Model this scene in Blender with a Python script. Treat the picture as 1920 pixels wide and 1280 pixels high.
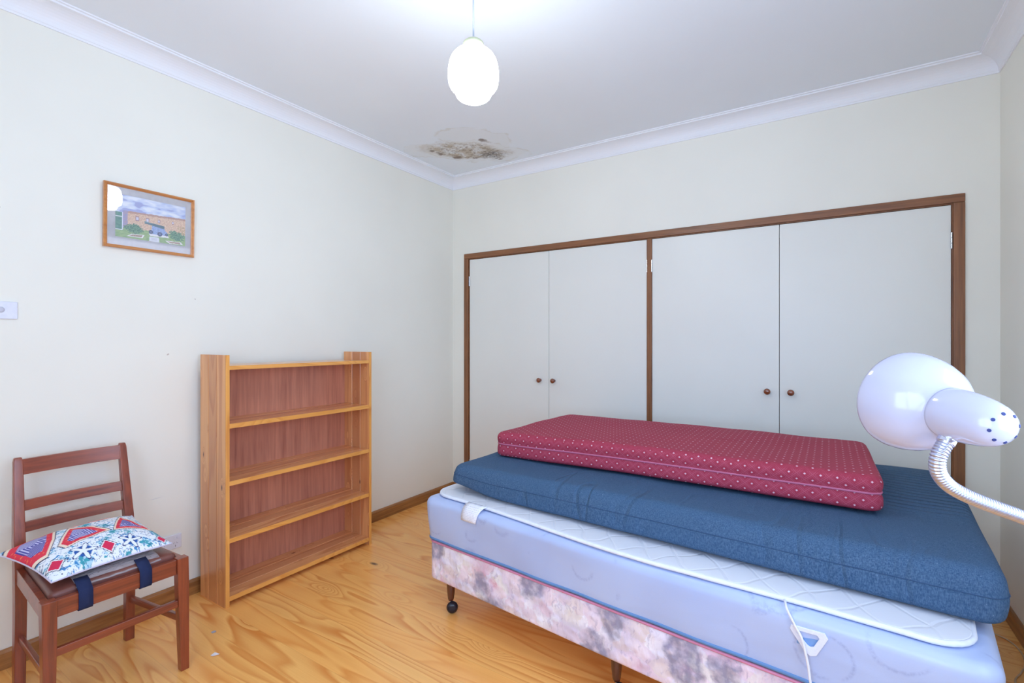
import bpy, bmesh, math, random
from mathutils import Vector, Matrix, noise
random.seed(7)
for o in list(bpy.data.objects): bpy.data.objects.remove(o)
C = bpy.context.scene.collection
PI = math.pi

# ------------------------------------------------------------------ camera, light, exposure
cam_d = bpy.data.cameras.new('camera'); cam = bpy.data.objects.new('camera', cam_d); C.objects.link(cam)
YAW = 0.5735
cam.location = (2.8134, -3.3859, 1.3268)
cam.rotation_euler = (PI/2, 0, YAW)
cam_d.sensor_width = 36.0; cam_d.lens = 918.37/1920*36; cam_d.clip_start = 0.02
bpy.context.scene.camera = cam
sc = bpy.context.scene
sc.view_settings.view_transform = 'Standard'; sc.view_settings.look = 'None'
sc.view_settings.gamma = 1.0; sc.view_settings.use_curve_mapping = False
sc.view_settings.exposure = -0.56
sc.cycles.diffuse_bounces = 10; sc.cycles.max_bounces = 14

SKY = (0.54, 0.70, 1.0); SKY_STRENGTH = 12.5
LAMP_STRENGTH = 50.0; LAMP_COL = (0.87, 0.945, 1.0)
W, L, H = 3.536, 4.06, 2.765
w = bpy.data.worlds.new('sky'); sc.world = w; w.use_nodes = True
w.node_tree.nodes['Background'].inputs[0].default_value = (*SKY, 1)
w.node_tree.nodes['Background'].inputs[1].default_value = SKY_STRENGTH
WX0, WX1, WZ0, WZ1 = 1.7, 3.1, 0.9, 2.1          # window in the wall behind the camera
VY0, VY1 = -3.75, -2.05                            # unseen window added in the right wall to even out the daylight
for nm, sx, loc, rot in (('daylight_portal', WX1-WX0, ((WX0+WX1)/2, -L-0.05, (WZ0+WZ1)/2), (PI/2, 0, 0)), ('added_window_portal', VY1-VY0, (W+0.05, (VY0+VY1)/2, (WZ0+WZ1)/2), (PI/2, 0, PI/2))):
    pd = bpy.data.lights.new(nm, 'AREA'); pd.shape = 'RECTANGLE'; pd.size = sx; pd.size_y = WZ1-WZ0
    pd.cycles.is_portal = True
    po = bpy.data.objects.new(nm, pd); C.objects.link(po); po.location = loc; po.rotation_euler = rot

# ------------------------------------------------------------------ node helpers
def srgb(r, g, b):
    f = lambda c: (c/255/12.92) if c/255 <= 0.04045 else ((c/255+0.055)/1.055)**2.4
    return (f(r), f(g), f(b), 1)
class NT:
    def __init__(s, name, rough=0.5, spec=0.5):
        s.m = bpy.data.materials.new(name); s.m.use_nodes = True; s.t = s.m.node_tree
        s.b = s.t.nodes['Principled BSDF']; s.b.inputs['Roughness'].default_value = rough
        s.b.inputs['Specular IOR Level'].default_value = spec
    def n(s, typ, out=0, props=None, **kw):
        nd = s.t.nodes.new(typ)
        for k, v in (props or {}).items(): setattr(nd, k, v)
        for k, v in kw.items():
            key = int(k[1:]) if k[0] == 'i' and k[1:].isdigit() else k.replace('_', ' ')
            s.set(nd.inputs[key], v)
        return nd.outputs[out]
    def set(s, inp, v):
        if isinstance(v, bpy.types.NodeSocket): s.t.links.new(v, inp)
        else: inp.default_value = v
    def math(s, op, a, b=0.0, c=0.0):
        return s.n('ShaderNodeMath', props={'operation': op}, i0=a, i1=b, i2=c)
    def mix(s, f, a, b, mode='MIX'):
        nd = s.t.nodes.new('ShaderNodeMix'); nd.data_type = 'RGBA'; nd.blend_type = mode
        s.set(nd.inputs[0], f); s.set(nd.inputs[6], a); s.set(nd.inputs[7], b); return nd.outputs[2]
    def ramp(s, f, stops, interp='LINEAR'):
        nd = s.t.nodes.new('ShaderNodeValToRGB'); s.set(nd.inputs[0], f); cr = nd.color_ramp; cr.interpolation = interp
        while len(cr.elements) < len(stops): cr.elements.new(0.5)
        for e, (p, c) in zip(cr.elements, stops):
            e.position = p; e.color = c if len(c) == 4 else (*c, 1)
        return nd.outputs[0]
    def rng(s, v, a, b, c=0.0, d=1.0):
        return s.n('ShaderNodeMapRange', Value=v, From_Min=a, From_Max=b, To_Min=c, To_Max=d)
    def obj(s): return s.n('ShaderNodeTexCoord', out=3)
    def sep(s, v):
        nd = s.t.nodes.new('ShaderNodeSeparateXYZ'); s.set(nd.inputs[0], v); return nd.outputs
    def comb(s, x, y, z): return s.n('ShaderNodeCombineXYZ', X=x, Y=y, Z=z)
    def noise(s, vec, scale, detail=2.0, rough=0.5, dist=0.0, col=False):
        nd = s.t.nodes.new('ShaderNodeTexNoise'); s.set(nd.inputs['Vector'], vec)
        nd.inputs['Scale'].default_value = scale; nd.inputs['Detail'].default_value = detail
        nd.inputs['Roughness'].default_value = rough; nd.inputs['Distortion'].default_value = dist
        return nd.outputs[1 if col else 0]
    def scale(s, vec, v, off=(0, 0, 0)):
        return s.n('ShaderNodeMapping', Vector=vec, Scale=v, Location=off)
    def voro(s, vec, scale, out=0, feature='F1', rnd=1.0):
        nd = s.t.nodes.new('ShaderNodeTexVoronoi'); nd.feature = feature; s.set(nd.inputs['Vector'], vec)
        nd.inputs['Scale'].default_value = scale; nd.inputs['Randomness'].default_value = rnd
        return nd.outputs[out]
    def bump(s, h, strength=0.3, dist=0.01):
        nd = s.t.nodes.new('ShaderNodeBump'); s.set(nd.inputs['Height'], h)
        nd.inputs['Strength'].default_value = strength; nd.inputs['Distance'].default_value = dist
        s.t.links.new(nd.outputs[0], s.b.inputs['Normal'])
    def base(s, v): s.set(s.b.inputs['Base Color'], v); return s.m

def plain(name, col, rough=0.5, spec=0.5, metal=0.0, bump=0.0, bscale=60, var=0.93):
    g = NT(name, rough, spec); g.b.inputs['Metallic'].default_value = metal
    v = g.noise(g.obj(), bscale, 3)
    c2 = tuple(min(1, x*var) for x in col[:3])+(1,)
    g.base(g.mix(g.rng(v, 0.3, 0.7), col, c2))
    if bump: g.bump(v, bump, 0.002)
    return g.m

def paint(name, col, marks=None, rough=0.55):
    g = NT(name, rough, 0.3); p = g.obj()
    v = g.noise(p, 1.3, 3); v2 = g.noise(p, 260, 2)
    c2 = tuple(x*0.965 for x in col[:3])+(1,)
    c = g.mix(g.rng(v, 0.35, 0.65), col, c2)
    for (x, y, z, r, mc) in (marks or []):
        pp = g.n('ShaderNodeVectorMath', props={'operation': 'SUBTRACT'}, i0=g.n('ShaderNodeVectorMath', props={'operation': 'ADD'}, i0=p,
             i1=g.scale(g.noise(p, 60, 3, col=True), (0.012, 0.012, 0.012), (-.006, -.006, -.006))), i1=(x, y, z))
        pp = g.scale(pp, (1, 1/r[0], 1/r[1]))
        d = g.n('ShaderNodeVectorMath', out=1, props={'operation': 'LENGTH'}, i0=pp)
        c = g.mix(g.rng(d, 1.0, 0.5, 0, r[2]), c, mc)
    g.bump(v2, 0.08, 0.001)
    return g.base(c)

def pine(name, cols, board=0.0, axis=0, across=1, ring=26, stretch=5.5, rough=0.3, knots=1.0, joint=0.5, kscale=2.2, knotcol=(70, 35, 16), off=(0, 0, 0), var=0.22, coat=0.0, tint=None, boff=0.0, along=1.0, fineamt=0.35, ksize=1.0, ksel=0.55):
    """boards run along `axis`, are laid side by side along `across`."""
    g = NT(name, rough, 0.5); P = g.sep(g.scale(g.obj(), (1, 1, 1), off)); a = P[axis]; b = P[across]; third = P[3-axis-across]
    if board:
        idx = g.math('FLOOR', g.math('DIVIDE', g.math('ADD', b, boff), board)); fr = g.math('FRACT', g.math('DIVIDE', g.math('ADD', b, boff), board))
        wn = g.n('ShaderNodeTexWhiteNoise', props={'noise_dimensions': '1D'}, W=idx)
    else:
        idx = 0.0; fr = None; wn = 0.5
    seed = g.math('MULTIPLY', wn, 37.0)
    v = g.comb(g.math('MULTIPLY', g.math('ADD', a, seed), along), g.math('MULTIPLY', g.math('ADD', b, g.math('MULTIPLY', third, 0.7)), stretch), g.math('MULTIPLY', seed, 1.7))
    fld = g.noise(v, 0.75, 1.5, 0.45, 0.25)
    kv = g.comb(g.math('ADD', a, seed), g.math('MULTIPLY', g.math('ADD', b, g.math('MULTIPLY', third, 0.9)), 2.3), seed)
    kd = g.voro(kv, kscale)
    kfld = g.math('POWER', g.rng(kd, 0.30, 0.0), 1.7)
    h = g.math('ADD', g.math('MULTIPLY', fld, ring), g.math('MULTIPLY', kfld, 5.0*knots))
    saw = g.math('FRACT', h)
    band = g.ramp(saw, [(0.0, (0, 0, 0)), (0.55, (0.35,)*3), (0.86, (1,)*3), (1.0, (0, 0, 0))])
    fine = g.noise(g.comb(g.math('MULTIPLY', a, 3), g.math('MULTIPLY', b, 160), g.math('MULTIPLY', third, 160)), 1.0, 3)
    big = g.noise(g.comb(a, g.math('MULTIPLY', b, 3), seed), 1.5, 2)
    c = g.mix(g.math('MULTIPLY', band, g.rng(big, 0.3, 0.7, 0.35, 1.0)), cols[0], cols[1])
    c = g.mix(g.rng(fine, 0.35, 0.75, 0.0, fineamt), c, cols[1])
    if board:
        c = g.mix(g.math('MULTIPLY', wn, var*2), c, cols[2])
        edge = g.math('MINIMUM', fr, g.math('SUBTRACT', 1.0, fr))
        c = g.mix(g.rng(edge, 0.012, 0.0, 0, joint), c, (cols[1][0]*0.35, cols[1][1]*0.3, cols[1][2]*0.25, 1))
    if knots:
        kn = g.rng(kd, 0.055*ksize, 0.018*ksize)
        sel = g.math('GREATER_THAN', g.sep(g.voro(kv, kscale, out=1))[0], ksel)
        c = g.mix(g.math('MULTIPLY', g.math('MULTIPLY', kn, sel), min(1, knots)), c, srgb(*knotcol))
    if coat:
        g.b.inputs['Coat Weight'].default_value = coat; g.b.inputs['Coat Roughness'].default_value = 0.18
    g.bump(band, 0.04, 0.001)
    return g.base(c)

def stained(name, c1, c2, axis=2, rough=0.4, sc=1.0, coat=0.2):
    g = NT(name, rough, 0.5); P = g.sep(g.obj())
    s = [60.0*sc]*3; s[axis] = 3.0*sc
    v = g.noise(g.comb(*[g.math('MULTIPLY', P[i], s[i]) for i in range(3)]), 1.0, 4, 0.6)
    v2 = g.noise(g.obj(), 4, 2)
    c = g.mix(g.rng(v, 0.3, 0.7), c1, c2)
    c = g.mix(g.rng(v2, 0.35, 0.7, 0, 0.35), c, c1)
    g.b.inputs['Coat Weight'].default_value = coat; g.b.inputs['Coat Roughness'].default_value = 0.25
    g.bump(v, 0.08, 0.0008)
    return g.base(c)

def vcol(name, rough=0.6, spec=0.3, bumpscale=0):
    g = NT(name, rough, spec)
    a = g.t.nodes.new('ShaderNodeVertexColor'); a.layer_name = 'Col'
    if bumpscale: g.bump(g.noise(g.obj(), bumpscale, 3), 0.25, 0.002)
    return g.base(a.outputs[0])

# ------------------------------------------------------------------ mesh helpers
def obj(name, bm, mat, parent=None, smooth=False, bevel=0.0, seg=2, loc=None, rot=None):
    me = bpy.data.meshes.new(name)
    bmesh.ops.recalc_face_normals(bm, faces=bm.faces)
    if parent is not None and parent.get('_world'):
        bmesh.ops.transform(bm, matrix=Matrix.Translation(-parent.location), verts=bm.verts)
    bm.to_mesh(me); bm.free()
    for m in (mat if isinstance(mat, (list, tuple)) else [mat]): me.materials.append(m)
    if smooth:
        for p in me.polygons: p.use_smooth = True
    o = bpy.data.objects.new(name, me); C.objects.link(o)
    if parent: o.parent = parent
    if loc: o.location = loc
    if rot: o.rotation_euler = rot
    if bevel:
        md = o.modifiers.new('bevel', 'BEVEL'); md.width = bevel; md.segments = seg; md.limit_method = 'ANGLE'; md.angle_limit = math.radians(40)
        if not smooth:
            for p in me.polygons: p.use_smooth = True
            wn = o.modifiers.new('wn', 'WEIGHTED_NORMAL'); wn.keep_sharp = True
    return o
def tag(o, label, cat, group=None):
    o['label'] = label; o['category'] = cat
    if group: o['group'] = group
    return o
def thing(name, label, cat, loc, rotz=0.0, world=True, group=None):
    o = bpy.data.objects.new(name, None); C.objects.link(o); o.location = loc; o.rotation_euler = (0, 0, rotz)
    o.empty_display_size = 0.1
    if world: o['_world'] = 1
    return tag(o, label, cat, group)
def struct(name, bm, m, **k):
    o = obj(name, bm, m, **k); o['kind'] = 'structure'; return o
def bx(bm, a, b):
    x0, y0, z0 = a; x1, y1, z1 = b
    v = [bm.verts.new(p) for p in [(x0,y0,z0),(x1,y0,z0),(x1,y1,z0),(x0,y1,z0),(x0,y0,z1),(x1,y0,z1),(x1,y1,z1),(x0,y1,z1)]]
    for f in [(0,3,2,1),(4,5,6,7),(0,1,5,4),(1,2,6,5),(2,3,7,6),(3,0,4,7)]: bm.faces.new([v[i] for i in f])
    return v
def box(a, b): bm = bmesh.new(); bx(bm, a, b); return bm
def hexa(bm, pts):
    v = [bm.verts.new(p) for p in pts]
    for f in [(0,3,2,1),(4,5,6,7),(0,1,5,4),(1,2,6,5),(2,3,7,6),(3,0,4,7)]: bm.faces.new([v[i] for i in f])
def rings(bm, rs, cap0=True, cap1=True, closed=True):
    R = [[bm.verts.new(p) for p in r] for r in rs]; n = len(R[0])
    for a, b in zip(R, R[1:]):
        for i in range(n if closed else n-1):
            j = (i+1) % n; bm.faces.new([a[i], a[j], b[j], b[i]])
    if cap0: bm.faces.new(R[0][::-1])
    if cap1: bm.faces.new(R[-1])
    return R
def frame_of(d):
    d = Vector(d).normalized(); u = d.orthogonal().normalized(); return d, u, d.cross(u)
def lathe(prof, n=32, origin=(0,0,0), axis=(0,0,1), bm=None, cap0=True, cap1=True):
    """prof: list of (radius, distance along axis)"""
    bm = bm or bmesh.new(); d, u, v = frame_of(axis); o = Vector(origin)
    rings(bm, [[o+d*h+(u*math.cos(2*PI*i/n)+v*math.sin(2*PI*i/n))*max(r, 1e-5) for i in range(n)] for r, h in prof], cap0, cap1)
    return bm
def tube(path, rad, n=10, bm=None, closed=False, ell=None):
    bm = bm or bmesh.new(); P = [Vector(p) for p in path]; N = len(P)
    T = []
    for i in range(N):
        a = P[i-1] if (i > 0 or closed) else P[i]; b = P[(i+1) % N] if (i < N-1 or closed) else P[i]
        T.append((b-a).normalized())
    u = T[0].orthogonal().normalized(); rs = []
    for i in range(N):
        u = (u-T[i]*u.dot(T[i])).normalized(); v = T[i].cross(u)
        r = rad(i/(N-1)) if callable(rad) else rad
        rs.append([P[i]+(u*math.cos(2*PI*k/n)+v*math.sin(2*PI*k/n))*r for k in range(n)])
    if closed:
        # match the last ring to the first
        best = min(range(n), key=lambda s: (rs[-1][s]-rs[0][0]).length)
        R = [[bm.verts.new(p) for p in r] for r in rs]
        for i in range(N):
            a = R[i]; b = R[(i+1) % N]; s = best if i == N-1 else 0
            for k in range(n):
                j = (k+1) % n
                bm.faces.new([a[(k+s) % n], a[(j+s) % n], b[j], b[k]])
    else: rings(bm, rs)
    return bm
def spline(pts, per=10, closed=False):
    P = [Vector(p) for p in pts]; n = len(P); out = []
    for i in range(n if closed else n-1):
        p0 = P[(i-1) % n] if (i > 0 or closed) else P[0]; p1 = P[i]; p2 = P[(i+1) % n]; p3 = P[(i+2) % n] if (i+2 < n or closed) else P[-1]
        for k in range(per):
            t = k/per; out.append(0.5*((2*p1)+(p2-p0)*t+(2*p0-5*p1+4*p2-p3)*t*t+(-p0+3*p1-3*p2+p3)*t**3))
    if not closed: out.append(P[-1])
    return out
def rrect(a, b, R, d=0.0, step=0.02):
    """outline of a rounded rectangle 0..a x 0..b with an inset d; fixed point count"""
    pts = []; ka = max(4, int((a-2*R)/step)); kb = max(4, int((b-2*R)/step)); kc = 8
    r = max(R-d, 0.0008)
    cs = [(R, R, PI), (a-R, R, 1.5*PI), (a-R, b-R, 0.0), (R, b-R, 0.5*PI)]
    if d > R:
        q = d-R; cs = [(R+q, R+q, PI), (a-R-q, R+q, 1.5*PI), (a-R-q, b-R-q, 0.0), (R+q, b-R-q, 0.5*PI)]
    for ci, (cx, cy, a0) in enumerate(cs):
        for k in range(kc): t = a0+k/kc*PI/2; pts.append((cx+r*math.cos(t), cy+r*math.sin(t)))
        nx_, ny_, _ = cs[(ci+1) % 4]; a1 = a0+PI/2
        p0 = (cx+r*math.cos(a1), cy+r*math.sin(a1)); p1 = (nx_+r*math.cos(a1), ny_+r*math.sin(a1))
        kk = ka if ci % 2 == 0 else kb
        for k in range(kk): t = k/kk; pts.append((p0[0]+(p1[0]-p0[0])*t, p0[1]+(p1[1]-p0[1])*t))
    return pts
def slab(a, b, z0, z1, R, r, warp, step=0.025, sides=6, rb=None):
    """upholstered slab: plan a x b with corner radius R, edge roundings r; warp(x,y,z)->point"""
    rb = rb if rb is not None else r
    prof = []
    m = min(a, b)/2-0.003
    ins = [m*(1-k/int(m/step))+rb*(k/int(m/step)) for k in range(int(m/step))]
    for d in ins: prof.append((d, z0))
    for k in range(6): t = k/5*PI/2; prof.append((rb-rb*math.sin(t), z0+rb-rb*math.cos(t)))
    for k in range(1, sides): prof.append((0, z0+rb+(z1-r-z0-rb)*k/sides))
    for k in range(6): t = k/5*PI/2; prof.append((r-r*math.cos(t), z1-r+r*math.sin(t)))
    for d in ins[::-1]: prof.append((d, z1))
    bm = bmesh.new()
    rings(bm, [[warp(x, y, z) for x, y in rrect(a, b, R, d, step)] for d, z in prof])
    return bm
def loop_path(a, b, R, z, warp, d=0.0, step=0.03):
    return [warp(x, y, z) for x, y in rrect(a, b, R, d, step)]
def bil(c, s, t):
    (x0, y0), (x1, y1), (x2, y2), (x3, y3) = c    # FL FR BR BL
    return ((x0*(1-s)+x1*s)*(1-t)+(x3*(1-s)+x2*s)*t, (y0*(1-s)+y1*s)*(1-t)+(y3*(1-s)+y2*s)*t)
def nz(x, y, z=0.0, f=1.0): return noise.noise(Vector((x*f, y*f, z*f)))

# ------------------------------------------------------------------ materials of the setting
WALLC = srgb(240, 240, 230)
M_wl = paint('wall_paint_left', WALLC, [(0, -2.85, 1.87, (0.006, 0.006, .8), srgb(120, 105, 95)), (0, -2.245, 1.262, (0.007, 0.005, .6), srgb(160, 140, 130)),
        (0, -2.30, 0.545, (0.035, 0.003, .3), srgb(180, 180, 195)), (0, -2.12, 1.55, (0.004, 0.004, .5), srgb(150, 140, 130)),
        (0, -2.55, 0.58, (0.02, 0.004, .6), srgb(120, 120, 140)), (0, -2.05, 1.0, (0.003, 0.003, .5), srgb(120, 110, 100))])
M_wall = paint('wall_paint', WALLC)
M_cor = plain('cornice_white', srgb(240, 243, 248), 0.5, 0.3, bscale=2, var=0.98)
M_door = paint('cupboard_door_paint', srgb(234, 236, 230), rough=0.32)
M_floor = pine('pine_floorboards', [srgb(255, 196, 114), srgb(216, 130, 56), srgb(250, 172, 86)], board=0.118, axis=0, across=1, rough=0.26, knots=0.9, ring=15, joint=0.25, kscale=1.9, ksize=1.4, ksel=0.45, coat=0.25, stretch=7.0, along=0.8, fineamt=0.2)
M_base = stained('baseboard_timber', srgb(176, 122, 66), srgb(120, 74, 38), axis=1, rough=0.4)
M_basex = stained('baseboard_timber_x', srgb(176, 122, 66), srgb(120, 74, 38), axis=0, rough=0.4)
M_trimv = stained('cupboard_frame_timber', srgb(150, 98, 58), srgb(104, 64, 38), axis=2, rough=0.4)
M_trimh = stained('cupboard_frame_timber_h', srgb(150, 98, 58), srgb(104, 64, 38), axis=0, rough=0.4)

def ceiling_mat():
    g = NT('ceiling_paint', 0.6, 0.3); p = g.obj(); col = srgb(236, 243, 249)
    c = g.mix(g.rng(g.noise(p, 1.2, 3), 0.3, 0.7), col, srgb(232, 239, 246))
    wob = g.n('ShaderNodeVectorMath', props={'operation': 'ADD'}, i0=p, i1=g.scale(g.noise(p, 5, 4, 0.6, col=True), (0.22, 0.22, 0), (-.11, -.11, 0)))
    def blob(x, y, rx, ry, rot=0.0):
        q = g.n('ShaderNodeVectorMath', props={'operation': 'SUBTRACT'}, i0=wob, i1=(x, y, 0))
        q = g.n('ShaderNodeVectorRotate', Vector=q, Angle=rot)
        q = g.n('ShaderNodeVectorMath', props={'operation': 'MULTIPLY'}, i0=q, i1=(1/rx, 1/ry, 0))
        return g.n('ShaderNodeVectorMath', out=1, props={'operation': 'LENGTH'}, i0=q)
    # faint yellow tide rings of the dried leak
    for (x, y, rx, ry, rot) in ((0.70, -0.60, 0.27, 0.17, -0.75), (0.24, -0.62, 0.12, 0.13, 0), (0.55, -0.42, 0.40, 0.20, -0.69)):
        d = blob(x, y, rx, ry, rot)
        ring_ = g.math('MULTIPLY', g.rng(d, 0.93, 1.0), g.rng(d, 1.06, 1.0))
        c = g.mix(g.math('MULTIPLY', g.math('MULTIPLY', ring_, 0.45), g.rng(g.noise(p, 8, 2), 0.4, 0.6)), c, srgb(206, 200, 184))
        c = g.mix(g.rng(d, 1.0, 0.9, 0, 0.16), c, srgb(226, 222, 208))
    # brown and black mould
    d = blob(0.515, -0.455, 0.36, 0.165, -0.69)
    n1 = g.noise(p, 15, 5, 0.65); n2 = g.noise(p, 38, 4, 0.7); m = g.rng(d, 1.05, 0.62)
    c = g.mix(g.math('MULTIPLY', m, g.rng(n1, 0.40, 0.56, 0.12, 0.85)), c, srgb(184, 170, 146))
    c = g.mix(g.math('MULTIPLY', m, g.rng(n2, 0.52, 0.62, 0, 0.8)), c, srgb(128, 114, 98))
    d2 = blob(0.63, -0.30, 0.12, 0.09); n3 = g.noise(p, 60, 4, 0.7)
    c = g.mix(g.math('MULTIPLY', g.rng(d2, 1.2, 0.3), g.rng(n3, 0.40, 0.56, 0, 0.9)), c, srgb(86, 84, 90))
    for (x, y, r_) in ((0.375, -0.41, 0.034), (0.30, -0.52, 0.022), (0.735, -0.54, 0.026), (0.27, -0.60, 0.02), (0.66, -0.20, 0.018), (0.48, -0.31, 0.02)):
        d3 = blob(x, y, r_*1.5, r_)
        c = g.mix(g.rng(d3, 1.2, 0.6, 0, 0.8), c, srgb(112, 90, 72))
    return g.base(c)
M_ceil = ceiling_mat()

# ------------------------------------------------------------------ room shell
T = 0.12
struct('floor', box((-T, -L-T, -0.05), (W+T, 0.75, 0)), M_floor)
struct('ceiling', box((-T, -L-T, H), (W+T, 0.75, H+0.05)), M_ceil)
struct('wall_left', box((-T, -L-T, 0), (0, 0.75, H)), M_wl)
bm = bmesh.new(); bx(bm, (W, -L-T, 0), (W+T, VY0, H)); bx(bm, (W, VY1, 0), (W+T, 0.75, H)); bx(bm, (W, VY0, 0), (W+T, VY1, WZ0)); bx(bm, (W, VY0, WZ1), (W+T, VY1, H))
struct('wall_right', bm, M_wall)
OX0, OX1, OZ = 0.150, 3.388, 2.075     # cupboard opening
bm = bmesh.new(); bx(bm, (0, 0, 0), (OX0, T, H)); bx(bm, (OX1, 0, 0), (W, T, H)); bx(bm, (OX0, 0, OZ), (OX1, T, H))
bx(bm, (0, 0.70, 0), (W, 0.75, H))
struct('wall_back', bm, M_wall)
bm = bmesh.new(); y0, y1 = -L-T, -L
bx(bm, (0, y0, 0), (WX0, y1, H)); bx(bm, (WX1, y0, 0), (W, y1, H)); bx(bm, (WX0, y0, 0), (WX1, y1, WZ0)); bx(bm, (WX0, y0, WZ1), (WX1, y1, H))
struct('wall_front', bm, M_wall)
# window behind the camera
wf = bmesh.new(); fy0, fy1 = -L-0.09, -L-0.03; fw = 0.045
bx(wf, (WX0, fy0, WZ0), (WX1, fy1, WZ0+fw)); bx(wf, (WX0, fy0, WZ1-fw), (WX1, fy1, WZ1))
for x in (WX0, (WX0+WX1)/2-fw/2, WX1-fw): bx(wf, (x, fy0, WZ0+fw), (x+fw, fy1, WZ1-fw))
win = struct('window_1', wf, plain('window_frame_white', srgb(235, 235, 232), 0.4), bevel=0.003)
gg = NT('window_glass', 0.0); gt = gg.t
tr = gt.nodes.new('ShaderNodeBsdfTransparent'); gl = gt.nodes.new('ShaderNodeBsdfGlossy'); gl.inputs['Roughness'].default_value = 0.0
mx = gt.nodes.new('ShaderNodeMixShader'); mx.inputs[0].default_value = 0.06
gt.links.new(tr.outputs[0], mx.inputs[1]); gt.links.new(gl.outputs[0], mx.inputs[2]); gt.links.new(mx.outputs[0], gt.nodes['Material Output'].inputs[0])
wf = bmesh.new(); sx0, sx1 = W+0.03, W+0.09
bx(wf, (sx0, VY0, WZ0), (sx1, VY1, WZ0+fw)); bx(wf, (sx0, VY0, WZ1-fw), (sx1, VY1, WZ1))
for y in (VY0, (VY0+VY1)/2-fw/2, VY1-fw): bx(wf, (sx0, y, WZ0+fw), (sx1, y+fw, WZ1-fw))
win_added = struct('added_side_window', wf, bpy.data.materials['window_frame_white'], bevel=0.003)  # extra window out of view, added for more even light in the room
obj('window_pane', box((W+0.058, VY0+fw, WZ0+fw), (W+0.062, VY1-fw, WZ1-fw)), gg.m, win_added)
obj('window_pane', box((WX0+fw, -L-0.062, WZ0+fw), (WX1-fw, -L-0.058, WZ1-fw)), gg.m, win)

# baseboards: moulded top edge
def basebd(name, axis, p0, p1, wallpos, sgn, m):
    bm = bmesh.new(); t = 0.014; h = 0.078
    prof = [(0, 0), (t, 0), (t, h-0.012), (t-0.004, h-0.003), (t-0.008, h), (0, h)]
    rs = []
    for q in (p0, p1):
        rs.append([((wallpos+sgn*a, q, z) if axis == 1 else (q, wallpos+sgn*a, z)) for a, z in prof])
    rings(bm, rs); return struct(name, bm, m)
basebd('baseboard_left', 1, -L, 0, 0, 1, M_base)
basebd('baseboard_right', 1, -L, 0, W, -1, M_base)
basebd('baseboard_front', 0, 0.014, W-0.014, -L, 1, M_basex)
bm = bmesh.new(); bx(bm, (0.014, -0.014, 0), (0.134, 0, 0.078)); bx(bm, (3.404, -0.014, 0), (W-0.014, 0, 0.078))
struct('baseboard_back', bm, M_basex, bevel=0.003)
# cove cornice
def cornice():
    bm = bmesh.new()
    zc = 2.6715; dd = 0.095
    prof = [(0, zc), (0.006, zc), (0.006, zc+0.010)]
    for k in range(9):
        t = k/8*PI/2; prof.append((0.008+0.076*(1-math.cos(t)), zc+0.012+0.066*math.sin(t)))
    prof += [(0.086, zc+0.078), (0.086, zc+0.086), (dd, zc+0.087), (dd, H), (0, H)]
    def ring(ix, iy): return [((a if ix else W-a), (-a if iy else -L+a), z) for a, z in prof]
    R = [[bm.verts.new(p) for p in ring(*q)] for q in ((1, 1), (0, 1), (0, 0), (1, 0))]
    for i in range(4):
        a = R[i]; b = R[(i+1) % 4]
        for k in range(len(prof)-1): bm.faces.new([a[k], b[k], b[k+1], a[k+1]])
    return bm
struct('trim_1', cornice(), M_cor)

# ------------------------------------------------------------------ built-in cupboard
cup = thing('built_in_cupboard', 'wide built-in cupboard with four white doors in a brown timber frame on the back wall', 'cupboard', (0.134, 0, 0))
fy = -0.014
for xa in (0.134, 3.358): obj('frame_upright', box((xa, fy, 0), (xa+0.046, 0.0, 2.046)), M_trimv, cup, bevel=0.003)
obj('frame_head', box((0.134, fy, 2.046), (3.404, 0.0, 2.09)), M_trimh, cup, bevel=0.003)
for a, b in (((0.1505, 0.0005, 0), (0.187, 0.07, 2.040)), ((3.352, 0.0005, 0), (3.3875, 0.07, 2.040)), ((0.1505, 0.0005, 2.0402), (3.3875, 0.07, 2.0745))): obj('jamb', box(a, b), M_trimv, cup)
obj('mullion', box((1.750, fy+0.004, 0), (1.784, 0.07, 2.040)), M_trimv, cup, bevel=0.002)
obj('carcass_back', box((0.16, 0.60, 0.001), (3.37, 0.62, 2.07)), M_trimv, cup); obj('carcass_divider', box((1.76, 0.08, 0.001), (1.775, 0.60, 2.07)), M_trimv, cup)
M_knob = stained('knob_varnished_wood', srgb(150, 78, 40), srgb(92, 42, 22), axis=1, rough=0.15, coat=1.0)
M_chrome = plain('hinge_steel', srgb(205, 208, 215), 0.25, 0.5, 1.0)
doors = [(0.189, 0.9705, 0.895, 0.187), (0.9735, 1.748, 1.019, 1.7495), (1.786, 2.5615, 2.499, 1.7845), (2.5645, 3.350, 2.625, 3.352)]
for x0, x1, kx, hx in doors:
    d = obj('door', box((x0, -0.002, 0.012), (x1, 0.018, 2.037)), M_door, cup, bevel=0.0015)
    kz = 1.021
    prof = [(0.0125, 0.0), (0.0125, 0.003), (0.0075, 0.006), (0.0075, 0.014), (0.0125, 0.018), (0.0185, 0.024), (0.0205, 0.030), (0.019, 0.036), (0.013, 0.0405), (0.005, 0.042), (0.0, 0.0422)]
    bm = lathe([(r*0.93, h) for r, h in prof], 28, (kx, -0.002, kz), (0, -1, 0))
    obj('knob', bm, M_knob, d, smooth=True, loc=tuple(Vector((0, 0, 0))))
    # hinges: a knuckle barrel in three pieces with its leaf
    for hz in (1.808, 0.22):
        bm = bmesh.new()
        for k in range(3): lathe([(0.0045, hz+0.002+k*0.0283), (0.0045, hz+0.0285+k*0.0283)], 10, (hx, -0.0065, 0), (0, 0, 1), bm)
        bx(bm, (hx-0.0015, -0.006, hz+0.001), (hx+0.0015, 0.012, hz+0.084))
        obj('hinge', bm, M_chrome, d)
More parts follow.
